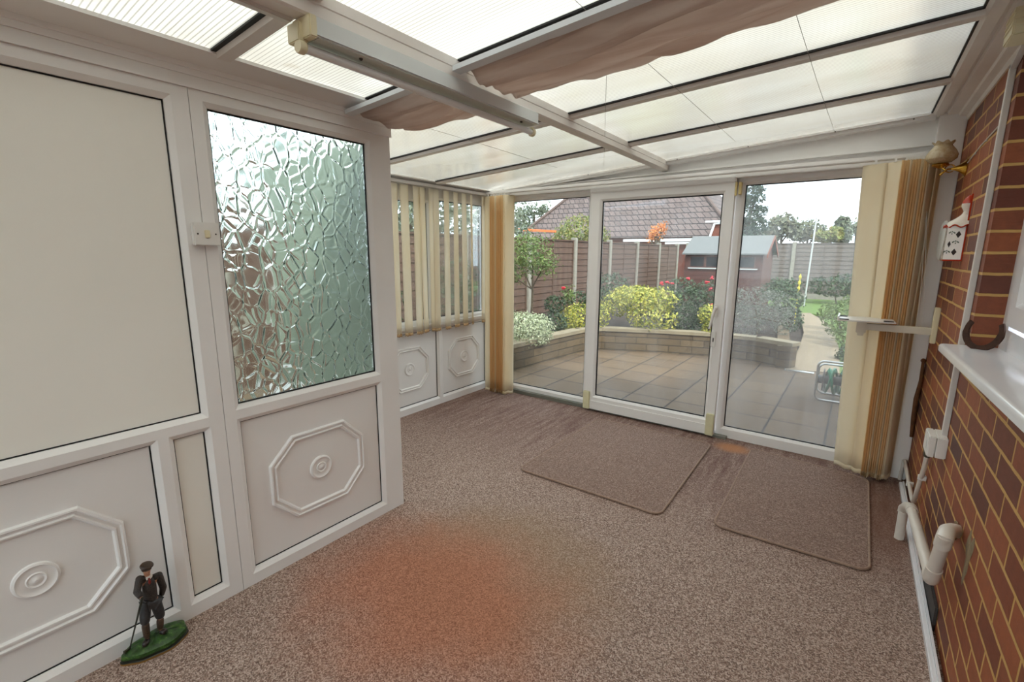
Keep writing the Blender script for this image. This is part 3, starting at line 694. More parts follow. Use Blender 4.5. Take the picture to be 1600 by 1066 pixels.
# ---- ruched roof blinds
def roof_blind(x0, x1, label, seed, y0=1.405, y1=1.80):
    rd = random.Random(seed); r = empty('roof_blind', ((x0+x1)/2, 1.5, roof_z((x0+x1)/2)-.05), label, 'blind')
    m = MB(); a = roof_z
    m.hexa([(x, y, a(x)-.055+dz) for dz in (0, .018) for x, y in ((x0, y0-.02), (x1, y0-.02), (x1, y0+.025), (x0, y0+.025))]); m.build('rail', 'rail_white', r, smooth=False)
    L = x1-x0
    def fn(u, v):
        x = x0+.01+(L-.02)*u; nz = noise.noise(Vector((x*1.7, seed, 0))); n2 = noise.noise(Vector((x*4.5, v*3, seed+4)))
        edge = y1+.03*nz+.02*n2
        y = y0+.02+(edge-y0-.02)*v
        fold = .021*math.sin(v*19+2.2*nz+1.2*math.sin(x*3+seed))*(1-.35*v)+.010*math.sin(v*37+x*6+n2*5)
        sag = -.050*math.sin(PI*min(1, v*.93)**.8)-.02*v
        ends = (.4+.6*math.sin(PI*min(max(u, .02), .98))**.45)
        return Vector((x, y, a(x)-.030+(sag+fold)*ends*.85+.006*n2))
    m = MB(); m.grid(fn, 90, 60); fb = m.build('fabric', 'roof_fabric', r, angle=3.); solidify(fb, .0012)
    m = MB(); m.hexa([(x, y, a(x)-.028+dz) for dz in (0, .008) for x, y in ((x0+.02, y0+.13), (x1, y0+.13), (x1, y0+.15), (x0+.02, y0+.15))]); m.build('batten', 'steel_tube', fb, smooth=False)
    return r
rb = roof_blind(XBM1+.01, -.2, 'ruched dusty pink roof blind bunched right of the roof beam', 3)
rl = roof_blind(-2.36, XBM0-.012, 'short ruched dusty pink roof blind between partition and roof beam', 9)
for pts, par in ((((898, 0), (929, 28)), rb), (((1005, 93), (1072, 152), (1150, 222)), rb), (((947.7, 115), (943.5, 267)), rb), (((1244, 23), (1276, 125), (1304, 206)), rb), (((664, 199), (746, 223), (870, 262)), rl)):
    P = []
    for px, py in pts:
        d = ray(px, py); z0 = -.031; t_ = (ZR0+z0+MR*(CAM.x-L2)-CAM.z)/(d.z-MR*d.x); P.append(CAM+d*t_)
    m = MB(); m.tube(P, .0009, 5); m.build('guide_cord', 'concrete_kerb', par)

# ---- vertical blind on the side window
vb = empty('vertical_blind', (L2+.06, 3.1, 2.0), 'cream vertical slat blind hanging across the side window', 'blind')
m = MB(); m.box(L2+.04, L2+.085, 1.75, 3.74, 1.995, 2.02, .003); m.build('head_rail', 'upvc', vb)
rd = random.Random(5)
vanes = [(2.20, -2), (2.32, 0), (2.42, 2), (2.578, 1), (2.694, 0), (2.829, -8), (2.893, -16), (3.008, -6), (3.055, -10), (3.187, -13), (3.309, -16), (3.422, -14), (3.527, -28), (3.705, -20)]
for yc, ang in vanes:
    a = math.radians(ang); hwid = .0445; tw = rd.uniform(-.10, .12); zb = .752+rd.uniform(-.004, .004); lean = rd.uniform(-.012, .014)
    def fn(u, v, a=a, yc=yc, tw=tw, lean=lean, zb=zb):
        s_ = (u-.5)*2; aa = a+tw*(1-v); bulge = .006*(1-s_*s_)
        return Vector((L2+.062+math.sin(aa)*hwid*s_+bulge*math.cos(aa), yc+math.cos(aa)*hwid*s_-bulge*math.sin(aa)+lean*(1-v), zb+(1.985-zb)*v))
    m = MB(); m.grid(fn, 7, 12); v_ = m.build('vane', 'blind_window', vb, angle=3.); solidify(v_, .0010)
    m = MB(); m.grid(lambda u, v, fn=fn: fn(u, 0)+Vector((.002*math.sin(v*PI)+.002, 0, -.020+.026*v+.004*math.sin(u*17))), 9, 4); solidify(m.build('hem', 'blind_frill', v_, angle=3.), .0012)

# ---- stacked vanes of the door blind, left and right
def stack(name, label, items, ztop, zbot, y):
    r = empty(name, ((items[0][0]+items[-1][0])/2, y, ztop), label, 'blind')
    for i, (xa, ya, xb, yb, mat_, tw) in enumerate(items):
        def fn(u, v):
            s_ = u-.5; b_ = .010*(1-4*s_*s_)
            sh = tw*(1-v)
            return Vector((xa+(xb-xa)*u+sh+b_*.3, ya+(yb-ya)*u-b_+.01*(1-v)*tw*8, zbot+(ztop-zbot)*v+ (0 if v > .02 else .006*math.sin(u*9+i))))
        m = MB(); m.grid(fn, 7, 14); o = m.build('vane', mat_, r, angle=3.); solidify(o, .0012)
        m = MB(); m.grid(lambda u, v, fn=fn: fn(u, 0)+Vector((0, -.0015, .002+.03*v)), 7, 3); solidify(m.build('hem', 'blind_frill' if mat_ == 'blind_amber' else mat_, o, angle=3.), .0016)
        m = MB(); q = fn(.5, 1); m.box(q.x-.006, q.x+.006, q.y-.005, q.y+.005, ztop-.002, ztop+.022); m.build('carrier', 'dark_green_metal' if name.endswith('t') else 'white_plastic', o, smooth=False)
    return r
it = []
xs = -3.455
it.append((xs, 3.70, xs+.075, 3.735, 'blind_cream', 0))
for k in range(9): it.append((-3.385+k*.021, 3.69, -3.395+k*.021, 3.775, 'blind_cream' if k in (3, 8) else 'blind_amber', 0.))
it.append((-3.205, 3.695, -3.155, 3.79, 'blind_cream', 0))
sl = stack('blind_stack', 'narrow stack of gathered amber and cream blind vanes in the far left corner', it, 1.985, .010, 3.74)
it = [(-.455, 3.745, -.335, 3.70, 'blind_cream', .065), (-.345, 3.72, -.262, 3.665, 'blind_cream', .035)]
for k in range(11): it.append((-.272+k*.0125, 3.640+.001*k+(.012 if k % 3 == 1 else 0), -.262+k*.0125+.030, 3.765, 'blind_cream' if k in (3, 7, 10) else 'blind_amber', .03-.002*k))
it += [(-.150, 3.66, -.105, 3.75, 'blind_cream', .02), (-.112, 3.70, -.082, 3.78, 'blind_cream', .0)]
sr = stack('blind_stack', 'wide stack of gathered cream and amber blind vanes beside the brick wall', it, 1.985, .024, 3.72)
m = MB(); m.tube([at_y(*q, 3.69) for q in ((1448, 330), (1446, 420), (1444, 470), (1441, 508), (1436, 517), (1430, 514), (1433, 500), (1440, 440), (1447, 340))], .0012, 6); m.build('pull_chain', 'white_plastic', sr)
m = MB(); m.box(-3.49, -.075, 3.715, 3.765, 2.005, 2.03, .004); tag(m.build('curtain_rail', 'upvc'), 'long white blind head rail above the sliding door', 'rail')

# ---- mats
def mat_(corners, mt, label, k):
    c = Vector((sum(p[0] for p in corners)/4, sum(p[1] for p in corners)/4, 0)); r = empty('door_mat', c, label, 'mat', 'door mats')
    def outline(inset, rad=.06, seg=6):
        pts = []; n = 4; cs = [Vector((p[0], p[1], 0)) for p in corners]
        for i in range(4):
            A, B, Cc = cs[i-1], cs[i], cs[(i+1) % 4]; d1 = (A-B).normalized(); d2 = (Cc-B).normalized()
            b_ = B+(d1+d2)*inset; rr = max(.005, rad-inset); o = b_+(d1+d2)*rr
            for j in range(seg+1):
                t = j/seg; v = (-d2*(math.cos(t*PI/2))-d1*math.sin(t*PI/2))
                pts.append(o+v*rr)
        return pts
    m = MB(); o = outline(.008); m.prism([(p.x, p.y, .001) for p in o], (0, 0, .010)); m.build('pile', mt, r, smooth=False)
    m = MB(); o = outline(.006); m.tube([(p.x, p.y, .0075) for p in o], .0068, 8, closed=True); m.build('binding', 'mat_binding', r)
mat_([(-2.107, 2.407), (-2.110, 3.637), (-1.157, 3.652), (-1.135, 2.415)], 'mat_left', 'brown rectangular mat in front of the sliding door', 0)
mat_([(-.884, 2.497), (-.904, 3.746), (-.19, 3.66), (-.196, 2.527)], 'mat_right', 'brown rectangular mat beside the brick wall, below the right blind', 1)

# ---- golfer figurine
FX = -2.335
fg = empty('golfer_figurine', (FX, .435, 0), 'small painted golfer figurine on a green base by the partition', 'figurine')
m = MB(); n = 40; seg = []
def base_pt(k, s=1.): 
    a = 2*PI*k/n; r = 1+.06*math.sin(3*a+.5)+.03*math.sin(7*a)
    return Vector((FX-.005+.058*s*r*math.cos(a), .437+.100*s*r*math.sin(a), 0))
lv = [(1.02, .0), (1.03, .008), (.98, .010), (1.0, .02), (.97, .032), (.8, .040), (.5, .046), (.2, .048)]
rg = [[m.b.verts.new(base_pt(k, s_)+Vector((0, 0, h+(.006*math.sin(k*1.3)*(1-s_) if h > .03 else 0)))) for k in range(n)] for s_, h in lv]
for i, (A, B) in enumerate(zip(rg, rg[1:])):
    for k in range(n): m.b.faces.new((A[k], A[(k+1) % n], B[(k+1) % n], B[k])).material_index = 1 if i < 1 else (2 if i < 3 else 0)
m.b.faces.new(rg[-1]); m.b.faces.new(rg[0][::-1]).material_index = 1
m.build('base', ['fig_grass', 'fig_gold', 'fig_base_dark'], fg)
def fp(px, py, dx=0.): return at_x(px, py, FX+dx)
# key points (toward the room is +x)
neck = fp(230, 900); chest = fp(233, 912); waist = fp(234, 930, .0); hips = fp(236, 940)
shL, shR = fp(218, 905, .004), fp(248, 899, -.002)
elL, haL = fp(214, 925, .012), fp(222, 936, .034)
elR, haR = fp(255, 918, -.004), fp(252, 932, -.022)
hipL, hipR = fp(228, 944, .004), fp(243, 941, -.004)
knL, knR = fp(226, 968, .014), fp(250, 960, .004)
anL, anR = fp(229, 990, .008), fp(250, 978, .0)
toeL, toeR = fp(224, 1003, .030), fp(260, 985, .018)
anL.z = .066; anR.z = .068; toeL.z = .056; toeR.z = .057
head = fp(229, 890.5, .006)
def skin(name, chains, mat, root=0, sub=2):
    """chains: list of lists of (point, radius); shared points are welded"""
    me = bpy.data.meshes.new(name); vs = []; rs = []; es = []; idx = {}
    base = ROOTLOC[fg.name]
    for ch in chains:
        prev = None
        for p, r in ch:
            key = tuple(round(c, 5) for c in p)
            if key not in idx: idx[key] = len(vs); vs.append(Vector(p)-base); rs.append(r)
            k = idx[key]
            if prev is not None: es.append((prev, k))
            prev = k
    me.from_pydata(vs, es, []); o = bpy.data.objects.new(name, me); COL.objects.link(o); o.parent = fg
    md = o.modifiers.new('skin', 'SKIN'); md.use_smooth_shade = True
    for k, v in enumerate(me.skin_vertices[0].data):
        v.radius = (rs[k], rs[k]) if not isinstance(rs[k], tuple) else rs[k]; v.use_root = (k == root)
    sd = o.modifiers.new('sub', 'SUBSURF'); sd.levels = sub; sd.render_levels = sub
    me.materials.append(M[mat]); ROOTLOC[o.name] = base; return o
uc = chest.lerp(neck, .42)
body = skin('body', [[(hips, .019), (waist, .018), (chest, .016), (neck, .009), (head+Vector((0, 0, -.005)), .0120), (head+Vector((.001, 0, .009)), .0125)],
    [(chest, .014), (shL, .004), (elL, .0045), (haL, .006)], [(chest, .014), (shR, .004), (elR, .0045), (haR, .006)],
    [(hips, .019), (hipL, .014), (knL, .010), (anL, .007), (anL+Vector((.004, 0, -.008)), .006)], [(hips, .019), (hipR, .014), (knR, .010), (anR, .007), (anR+Vector((.004, 0, -.008)), .006)]], 'bronze_skin')
skin('sweater', [[(hips+Vector((0, 0, -.002)), .0250), (waist, .0235), (chest, .0225), (uc, .019), (neck+Vector((0, 0, -.006)), .012)]], 'fig_knit')
for sh_, el_, ha_ in ((shL, elL, haL), (shR, elR, haR)):
    m = MB(); e1 = uc.lerp(sh_, .45); w_ = el_.lerp(ha_, .8)
    m.tube([e1, e1.lerp(sh_, .7), sh_, sh_.lerp(el_, .2), sh_.lerp(el_, .6), el_, el_.lerp(w_, .2), el_.lerp(w_, .6), w_], [.0120, .0122, .0122, .0120, .0112, .0112, .0108, .0098, .0085], 14)
    m.sphere(sh_, .0120, 14); m.sphere(el_, .0110, 14); m.build('sleeve', 'fig_knit', fg, angle=2.)
skin('trousers', [[(hips+Vector((0, 0, .004)), .0225), (hipL, .018), (hipL.lerp(knL, .6), .0185), (knL+Vector((0, 0, -.006)), .017), (knL.lerp(anL, .30), .012)],
    [(hips+Vector((0, 0, .004)), .0225), (hipR, .018), (hipR.lerp(knR, .6), .0185), (knR+Vector((0, 0, -.006)), .017), (knR.lerp(anR, .30), .012)]], 'fig_trousers')
for a, t_, k_ in ((anL, toeL, knL), (anR, toeR, knR)):
    skin('sock', [[(k_.lerp(a, .2), .0135), (k_.lerp(a, .6), .0125), (a+Vector((0, 0, -.006)), .0105)]], 'fig_sock', sub=1)
    h_ = Vector((a.x, a.y, .0535)); tt = Vector((t_.x, t_.y, .0530)); skin('shoe', [[(h_+(h_-tt)*.25, .0110), (h_.lerp(tt, .5), .0125), (tt, .0105)]], 'fig_shoe')
m = MB(); m.sphere(head+Vector((-.004, 0, .004)), (.0145, .0145, .014), 12); m.build('hair', 'fig_hair', fg)
m = MB(); cz = head+Vector((.002, .001, .013)); m.lathe([(.012, -.004), (.019, .0), (.0205, .004), (.018, .009), (.010, .0115), (.003, .012)], Matrix.Translation(cz) @ Matrix.Rotation(.18, 4, 'Y') @ Matrix.Rotation(-.12, 4, 'X'), 20)
m.sphere(cz+Vector((.019, -.003, -.003)), (.009, .012, .002), 10); m.build('cap', 'fig_cap', fg)
m = MB(); m.sphere(head+Vector((.014, -.001, -.005)), (.0035, .0028, .004), 8); m.build('nose', 'bronze_skin', fg)
m = MB(); m.lathe([(.0125, -.008), (.015, -.004), (.013, .001), (.009, .004)], Matrix.Translation(neck+Vector((.002, 0, .0)))@Matrix.Rotation(.25, 4, 'Y'), 16); m.build('collar', 'fig_white', fg)
m = MB(); tp = neck+Vector((.015, 0, -.006)); m.sphere(tp, (.003, .004, .004), 8); m.sphere(tp+Vector((.003, 0, -.011)), (.003, .0045, .009), 8); m.build('tie', 'fig_red', fg)
m = MB(); grip = haL+Vector((.004, 0, .006)); foot = at_z(203, 1013, .046)
foot = Vector((FX+.045, foot.y, .047)) if foot.x < FX-.05 else foot
m.tube([grip, grip.lerp(foot, .45), foot], [.0042, .003, .0022], 8); m.tube([foot, foot+Vector((.006, -.018, -.001))], [.004, .006], 8); m.build('golf_club', 'fig_club', fg)

# ---- wall light
p = Vector((0, 3.564, 1.906)); wl_ = empty('wall_light', p, 'brass wall light with a frilled amber glass shade on the brick', 'light')
m = MB(); m.lathe([(.045, 0), (.045, .004), (.034, .012), (.018, .030), (.011, .045), (.006, .060)], Matrix.Translation(p) @ Matrix.Rotation(-PI/2, 4, 'Y'), 24); m.build('back_plate', 'brass', wl_)
m = MB(); sc = Vector((-.108, 3.564, 1.925)); N_ = 16
m.tube([p+Vector((-.055, 0, 0))]+[Vector((-.075-.022*math.sin(k/N_*PI*1.15)*1.0-.012*k/N_, 3.564, 1.905-.028*math.sin(k/N_*PI))) for k in range(N_)]+[sc], .0045, 8)
m.tube([Vector((-.066+.020*math.cos(a_*PI/8), 3.564, 1.908+.020*math.sin(a_*PI/8))) for a_ in range(15)], .0032, 8)
m.build('arm', 'brass', wl_)
m = MB(); m.lathe([(.006, -.014), (.016, -.008), (.034, .0), (.037, .006), (.034, .012), (.012, .012)], Matrix.Translation(sc), 24); m.build('gallery', 'brass', wl_)
m = MB(); m.lathe([(.022, .012), (.046, .018), (.066, .036), (.068, .056), (.058, .078), (.043, .098), (.037, .106), (.043, .116), (.048, .122), (.045, .122), (.034, .106), (.055, .076), (.064, .055), (.060, .036), (.040, .020), (.02, .015)], Matrix.Translation(sc), 48,
    wave=lambda j, a: ((.004*math.sin(8*a), .005*math.sin(8*a)) if 7 <= j <= 9 else (0, 0)), cap=False)
m.build('shade', 'tulip_glass', wl_)
m = MB(); m.tube([(-.003, 3.53, 1.925), (-.003, 3.2, 1.955), (-.003, 2.8, 1.972)], .003, 6)
for t_ in (.3, .65): m.sphere((-.004, 3.53-.7*t_, 1.925+.045*t_), .005, 6)
tag(m.build('lamp_cable', 'cable_white', wl_), 'white cable clipped along a mortar joint')

# ---- ceramic lantern and grey disc
p = Vector((0, 3.225, 1.42)); la = empty('ceramic_lantern', p, 'white ceramic half lantern with red trim and diamond cut-outs', 'lantern')
LW, LD, LH = .085, .070, .165
m = MB(); m.prism([(0, p.y-LW/2-.0, p.z), (-LD, p.y-LW/2+.006, p.z), (-LD, p.y+LW/2-.006, p.z), (0, p.y+LW/2, p.z)], (0, 0, LH)); lb = m.build('lantern_body', 'ceramic', la, smooth=False)
m = MB()
def facepoly(pts, h=.0008):    # on the face turned to the room's near end; a = distance from the wall, b = height
    y = p.y-LW/2-.0
    m.prism([(-a, y+.006*a/LD-h, p.z+b) for a, b in pts], (0, .0012, 0))
def sidepoly(pts):
    m.prism([(-LD-.0008, p.y+a, p.z+b) for a, b in pts], (.0012, 0, 0))
dia = lambda c, d, rx=.010, rz=.017: [(c-rx, d), (c, d-rz), (c+rx, d), (c, d+rz)]
for c, d in ((.028, .125), (.034, .040)): facepoly(dia(c, d))
facepoly(dia(.056, .078, .006, .016))
for c, d in ((-.018, .125), (.016, .08), (-.018, .04)): sidepoly(dia(c, d))
m.build('cutout', 'ceramic_dark', lb, smooth=False)
for c, d in ((.052, .128), (.034, .083), (.060, .036)):
    m = MB()
    for dx, dz in ((0, 0), (-.006, .007), (.006, .008), (0, .010), (-.010, .004), (.010, .005)): facepoly(dia(c+dx, d+dz, .0028, .0045), .0014)
    m.build('painted_sprig', 'ceramic_green', lb, smooth=False)
m = MB(); m.box(-LD-.002, 0, p.y-LW/2-.003, p.y+LW/2+.003, p.z-.004, p.z+.004, .001); m.box(-.006, 0, p.y-LW/2-.004, p.y-LW/2+.004, p.z, p.z+.315, .001); m.build('red_edge', 'ceramic_red', lb)
m = MB(); zc = p.z+LH      # scalloped roof
def roofp(u, v):
    a = PI*u; rr = (1-v)**1.5*.062+.024*v**.3*(1 if v < .98 else .9); rr = .082*(1-v)**1.3+.022*min(1, v*3)
    sc_ = .006*math.cos(10*a)*max(0, 1-v*5)
    return Vector((-math.sin(a)*rr*1.0, p.y-math.cos(a)*rr*.72, zc+.062*v+sc_))
m.grid(roofp, 41, 12)
m.lathe([(.02, .06), (.016, .070), (.020, .080), (.027, .094), (.027, .108)], Matrix.Translation((-.004, p.y, zc)), 24)
rfp = m.build('lantern_roof', 'ceramic', la, angle=1.2)
m = MB(); m.tube([roofp(k/60, 0) for k in range(61)], .0032, 6); m.build('scalloped_rim', 'ceramic_red', rfp)
m = MB(); m.lathe([(.027, .106), (.024, .122), (.016, .136), (.006, .146)], Matrix.Translation((-.004, p.y, zc)), 20); m.build('finial', 'ceramic_red', la)
pc = Vector((-.03, 3.50, 1.522)); m = MB(); m.lathe([(.02, 0), (.02, .036), (.100, .040), (.108, .046), (.104, .056), (.09, .062), (.02, .060)], Matrix.Translation((-.001, pc.y, pc.z)) @ Matrix.Rotation(-PI/2, 4, 'Y') , 40)
tag(m.build('wall_disc', 'disc_grey', origin=pc), 'round pale grey disc on the brick, half hidden behind the ceramic lantern', 'wall decoration')

# ---- wall bracket with small platform
br = empty('wall_bracket', (0, 3.58, 1.03), 'cream wall bracket with an arm and a small white platform', 'bracket')
m = MB(); m.box(-.026, -.001, 3.555, 3.605, .945, 1.15, .003); m.build('wall_plate', 'cream_plastic', br)
m = MB(); m.box(-.345, -.02, 3.562, 3.598, .992, 1.032, .003); m.build('arm', 'warm_plastic', br)
m = MB(); m.box(-.375, -.325, 3.55, 3.61, .972, 1.045, .004); m.box(-.366, -.334, 3.555, 3.60, .955, .974, .003); m.build('swivel', 'warm_plastic', br)
m = MB(); m.hexa([(-.470, 3.45, 1.049), (-.190, 3.50, 1.049), (-.205, 3.72, 1.049), (-.468, 3.68, 1.049), (-.470, 3.45, 1.057), (-.190, 3.50, 1.057), (-.205, 3.72, 1.057), (-.468, 3.68, 1.057)])
m.box(-.474, -.466, 3.46, 3.68, 1.05, 1.075); m.box(-.36, -.34, 3.56, 3.6, 1.04, 1.05); pf = m.build('platform', 'white_plastic', br, smooth=False)
for x, y in ((-.44, 3.475), (-.225, 3.51), (-.45, 3.66), (-.255, 3.69)):
    m = MB(); m.box(x-.024, x+.024, y-.010, y+.010, 1.057, 1.062, .001); m.build('rubber_pad', 'black_rubber', pf)

# ---- trunking, junction box and pipes on the brick
m = MB(); m.box(-.020, -.001, 2.715, 2.745, .655, 2.165, .002)
pa = Vector((-.010, 2.73, 2.17))
m.hexa([(-.020, 2.715, 2.15), (-.001, 2.715, 2.15), (-.001, 2.745, 2.165), (-.020, 2.745, 2.165), (-.020, 2.475, 2.222), (-.001, 2.475, 2.222), (-.001, 2.49, 2.24), (-.020, 2.49, 2.24)])
tag(m.build('cable_trunking', 'cable_white'), 'white cable trunking running down the brick from roof to junction box', 'trunking')
p = Vector((0, 2.67, .565)); jb = empty('junction_box', p, 'white electrical junction box on the brick below the window sill', 'junction box')
m = MB(); m.box(-.040, -.001, 2.665, 2.80, .565, .66, .004); m.build('box_base', 'white_plastic', jb)
m = MB(); m.box(-.066, -.038, 2.665, 2.80, .565, .66, .004); m.build('box_cover', 'white_plastic', jb)
m = MB(); m.box(-.069, -.065, 2.70, 2.765, .59, .635, .002); m.build('switch_rocker', 'white_plastic', jb)
P2 = lambda px, py, x: at_x(px, py, x)
tp = empty('water_pipe', (0, 3.1, .1), 'thin white painted pipe bending along the foot of the brick wall', 'pipe')
m = MB(); q = [(-.022, 2.985, .47), (-.022, 3.0, .40), (-.022, 3.13, .165), (-.022, 3.15, .140), (-.022, 3.19, .128), (-.022, 3.5, .132), (-.022, 3.77, .145), (-.026, 3.80, .13), (-.03, 3.80, .0)]
m.tube(q, .0105, 12); m.build('pipe', 'pipe_white', tp)
m = MB(); m.tube([(-.022, 2.93, .555), (-.022, 2.965, .50), (-.022, 2.985, .465)], [.014, .019, .016], 12); m.tube([(-.022, 2.88, .56), (-.022, 2.99, .535)], .014, 10); tag(m.build('compression_fitting', 'dark_green_metal', tp), 'dark metal pipe fitting')
for y_, z_ in ((3.04, .325), (3.42, .131)):
    m = MB(); m.box(-.036, -.002, y_-.007, y_+.007, z_-.014, z_+.014, .002); m.build('clip', 'white_plastic', tp)
wp = empty('waste_pipe', (0, 2.5, .2), 'thick cream plastic waste pipe running down the foot of the brick wall', 'pipe')
A_ = at_x(1424, 795, -.06); B_ = at_x(1455, 903, -.06); C_ = at_x(1477, 838, -.06); TP = at_x(1413, 792, -.075)
wallp = at_x(1496, 830, .0); RP = .0205
m = MB(); m.tube([A_, B_], RP, 18); m.build('pipe_run', 'pipe_white', wp)
m = MB(); m.tube([B_, C_], RP, 18); m.build('riser', 'pipe_white', wp)
e_ = [RP+.0035]*8
m = MB(); m.tube([B_+(C_-B_)*.24, B_+(C_-B_)*.06+Vector((0, 0, -.002)), B_+(A_-B_)*.01+Vector((0, -.004, -.004)), B_+(A_-B_)*.05], e_[:4], 18); m.build('elbow', 'pipe_white', wp)
m = MB(); m.tube([C_+(B_-C_)*.22, C_+(B_-C_)*.04, C_.lerp(wallp, .25)+Vector((-.004, 0, .012)), C_.lerp(wallp, .6)+Vector((-.002, 0, .010)), wallp+Vector((.01, 0, 0))], e_[:5], 18); m.build('elbow', 'pipe_white', wp)
m = MB(); m.tube([A_+(B_-A_)*.05, A_+(B_-A_)*-.02, A_.lerp(TP, .6)+Vector((0, 0, .004)), TP+Vector((0, 0, -.012)), TP+Vector((0, 0, -.03))], e_[:5], 18); m.build('elbow', 'pipe_white', wp)
m = MB(); m.tube([TP+Vector((0, 0, -.01)), Vector((TP.x, TP.y, .0))], RP, 18); m.build('down_pipe', 'pipe_white', wp)
m = MB(); m.lathe([(RP, 0), (.034, .002), (.036, .006)], Matrix.Translation((-.001, wallp.y, wallp.z)) @ Matrix.Rotation(-PI/2, 4, 'Y'), 14); m.build('mortar_collar', 'cement_smear', wp)

# ---- horseshoe on the sill
hs_ = Vector((.02, 2.55, 1.082))
m = MB(); pts = []
for k in range(25):
    a = -PI*.5+(k/24-.5)*PI*1.36
    pts.append((math.cos(a)*.056, math.sin(a)*.066))
T = Matrix.Translation((.022, 2.555, sy(2.555)+.072)) @ Matrix.Rotation(math.radians(-38), 4, 'Z') @ Matrix.Rotation(math.radians(-12), 4, 'X')
rings = []
for k, (u, v) in enumerate(pts):
    d = Vector((u, 0, v)).normalized(); w_ = .010 if 3 < k < 21 else .008; ring_ = []
    for a_, b_ in ((-w_, -.005), (w_, -.005), (w_, .005), (-w_, .005)): ring_.append(m.b.verts.new(T @ (Vector((u, b_, v))+d*a_)))
    rings.append(ring_)
for A, B in zip(rings, rings[1:]):
    for k in range(4): m.b.faces.new((A[k], A[(k+1) % 4], B[(k+1) % 4], B[k]))
m.b.faces.new(rings[0][::-1]); m.b.faces.new(rings[-1])
tag(m.build('horseshoe', 'rust', origin=hs_), 'rusty iron horseshoe leaning on the white window sill', 'horseshoe')

# ---- cream vent box, brown strip
p = Vector((0, 2.33, 2.155)); vn = empty('vent_box', p, 'cream ribbed vent box high on the brick wall', 'vent')
m = MB(); m.box(-.085, -.001, 2.33, 2.46, 2.155, 2.40, .004); m.build('casing', 'cream_plastic', vn)
m = MB()
for k in range(11): m.box(-.088, -.012, 2.325, 2.45, 2.182+k*.019, 2.191+k*.019, .002)
m.build('louvre', 'cream_plastic', vn)
m = MB(); q = [at_x(1438, 556, -.012), at_x(1430, 590, -.012), at_x(1424, 622, -.012), at_x(1419, 655, -.012), at_x(1414, 680, -.012)]
q = [Vector((-.014, 3.80, v.z+.05)) for v in q]; q = [Vector((-.014+.004*math.sin(i*2), 3.80+.004*math.cos(i*3), .80-.125*i)) for i in range(5)]
m.tube(q, [.008, .010, .013, .012, .008], 8); m.sphere(q[0], .014, 8); m.sphere(q[2]+Vector((0, 0, .0)), (.013, .014, .02), 8)
tag(m.build('brown_strip', 'dark_brown'), 'rough brown strip in the corner between white post and brick', 'strip')

# ================================================================== OUTSIDE
m = MB(); m.box(-40, 30, -30, 70, GZ-.25, GZ-.21); m.box(-40, 30, 7.4, 70, GZ-.21, GZ-.05); tag(m.build('ground', 'soil', smooth=False), 'garden soil beyond the patio', 'ground', kind='structure')
m = MB(); m.box(-7, 4, -3, D2+.02, GZ-.2, GZ-.01); m.box(-7, 4, D2+.02, 7.45, GZ-.2, GZ); tag(m.build('patio', 'patio_slab', smooth=False), 'buff concrete slab patio outside the doors', 'patio', kind='structure')
m = MB(); m.box(-.95, 1.5, 7.3, 19.5, GZ-.2, GZ+.005); m.box(-30, 20, 14.5, 19.5, GZ-.2, GZ); tag(m.build('lawn', 'lawn', smooth=False), 'short green lawn around the path', 'lawn', kind='structure')
m = MB()
pl_ = [at_z(*q, GZ+.012) for q in ((1228, 577), (1248, 545), (1256, 520), (1252, 500), (1247, 489))]; pr_ = [at_z(*q, GZ+.012) for q in ((1312, 583), (1311, 545), (1304, 520), (1288, 502), (1266, 489))]
for i in range(4): m.hexa([pl_[i]-Vector((0, 0, .05)), pr_[i]-Vector((0, 0, .05)), pr_[i+1]-Vector((0, 0, .05)), pl_[i+1]-Vector((0, 0, .05)), pl_[i], pr_[i], pr_[i+1], pl_[i+1]])
tag(m.build('path', 'gravel', smooth=False), 'pale gravel path curving away through the garden', 'path', kind='structure')
m = MB(); a, b = at_z(1226, 577, GZ), at_z(1272, 584, GZ); n = 12
for k in range(n):
    c = a.lerp(b, (k+.5)/n); m.box(c.x-.012, c.x+.012, c.y-.04, c.y+.04, GZ, GZ+.008)
m.box(a.x, b.x, min(a.y, b.y)-.05, min(a.y, b.y)-.045, GZ, GZ+.008); m.box(a.x, b.x, max(a.y, b.y)+.045, max(a.y, b.y)+.05, GZ, GZ+.008)
tag(m.build('drain_grating', 'steel_tube'), 'narrow metal drain grating where patio meets path', 'drain')

# raised bed
rw = empty('retaining_wall', (-3.7, 6.6, GZ), 'low buff stone block wall holding the raised flower bed', 'garden wall')
BT = GZ+.36
m = MB(); c0 = [(-3.93, 3.9), (-3.90, 4.8), (-3.83, 5.7), (-3.76, 6.45), (-3.60, 6.78)]; c1 = [(-3.60, 6.78), (-2.8, 7.12), (-2.08, 7.34), (-1.5, 7.36), (-1.02, 7.16)]
def wall_run(m, pts, z0, z1, th):
    for (xa, ya_), (xb, yb_) in zip(pts, pts[1:]):
        d = Vector((xb-xa, yb_-ya_, 0)).normalized(); n_ = Vector((-d.y, d.x, 0))*th
        q = [Vector((xa, ya_, z0)), Vector((xb, yb_, z0)), Vector((xb, yb_, z0))+n_, Vector((xa, ya_, z0))+n_]
        m.hexa(q+[v+Vector((0, 0, z1-z0)) for v in q])
wall_run(m, c0+c1[1:], GZ-.1, BT-.05, .16); wall_run(m, [(-1.02, 7.16), (-1.15, 8.2), (-1.3, 9.5)], GZ-.1, BT-.05, .16)
m.build('blockwork', 'stone_block', rw, smooth=False)
m = MB(); wall_run(m, [(x+.015, y_-.015) for x, y_ in c0+c1[1:]], BT-.05, BT, .2); m.build('coping', 'stone_step', rw, smooth=False)
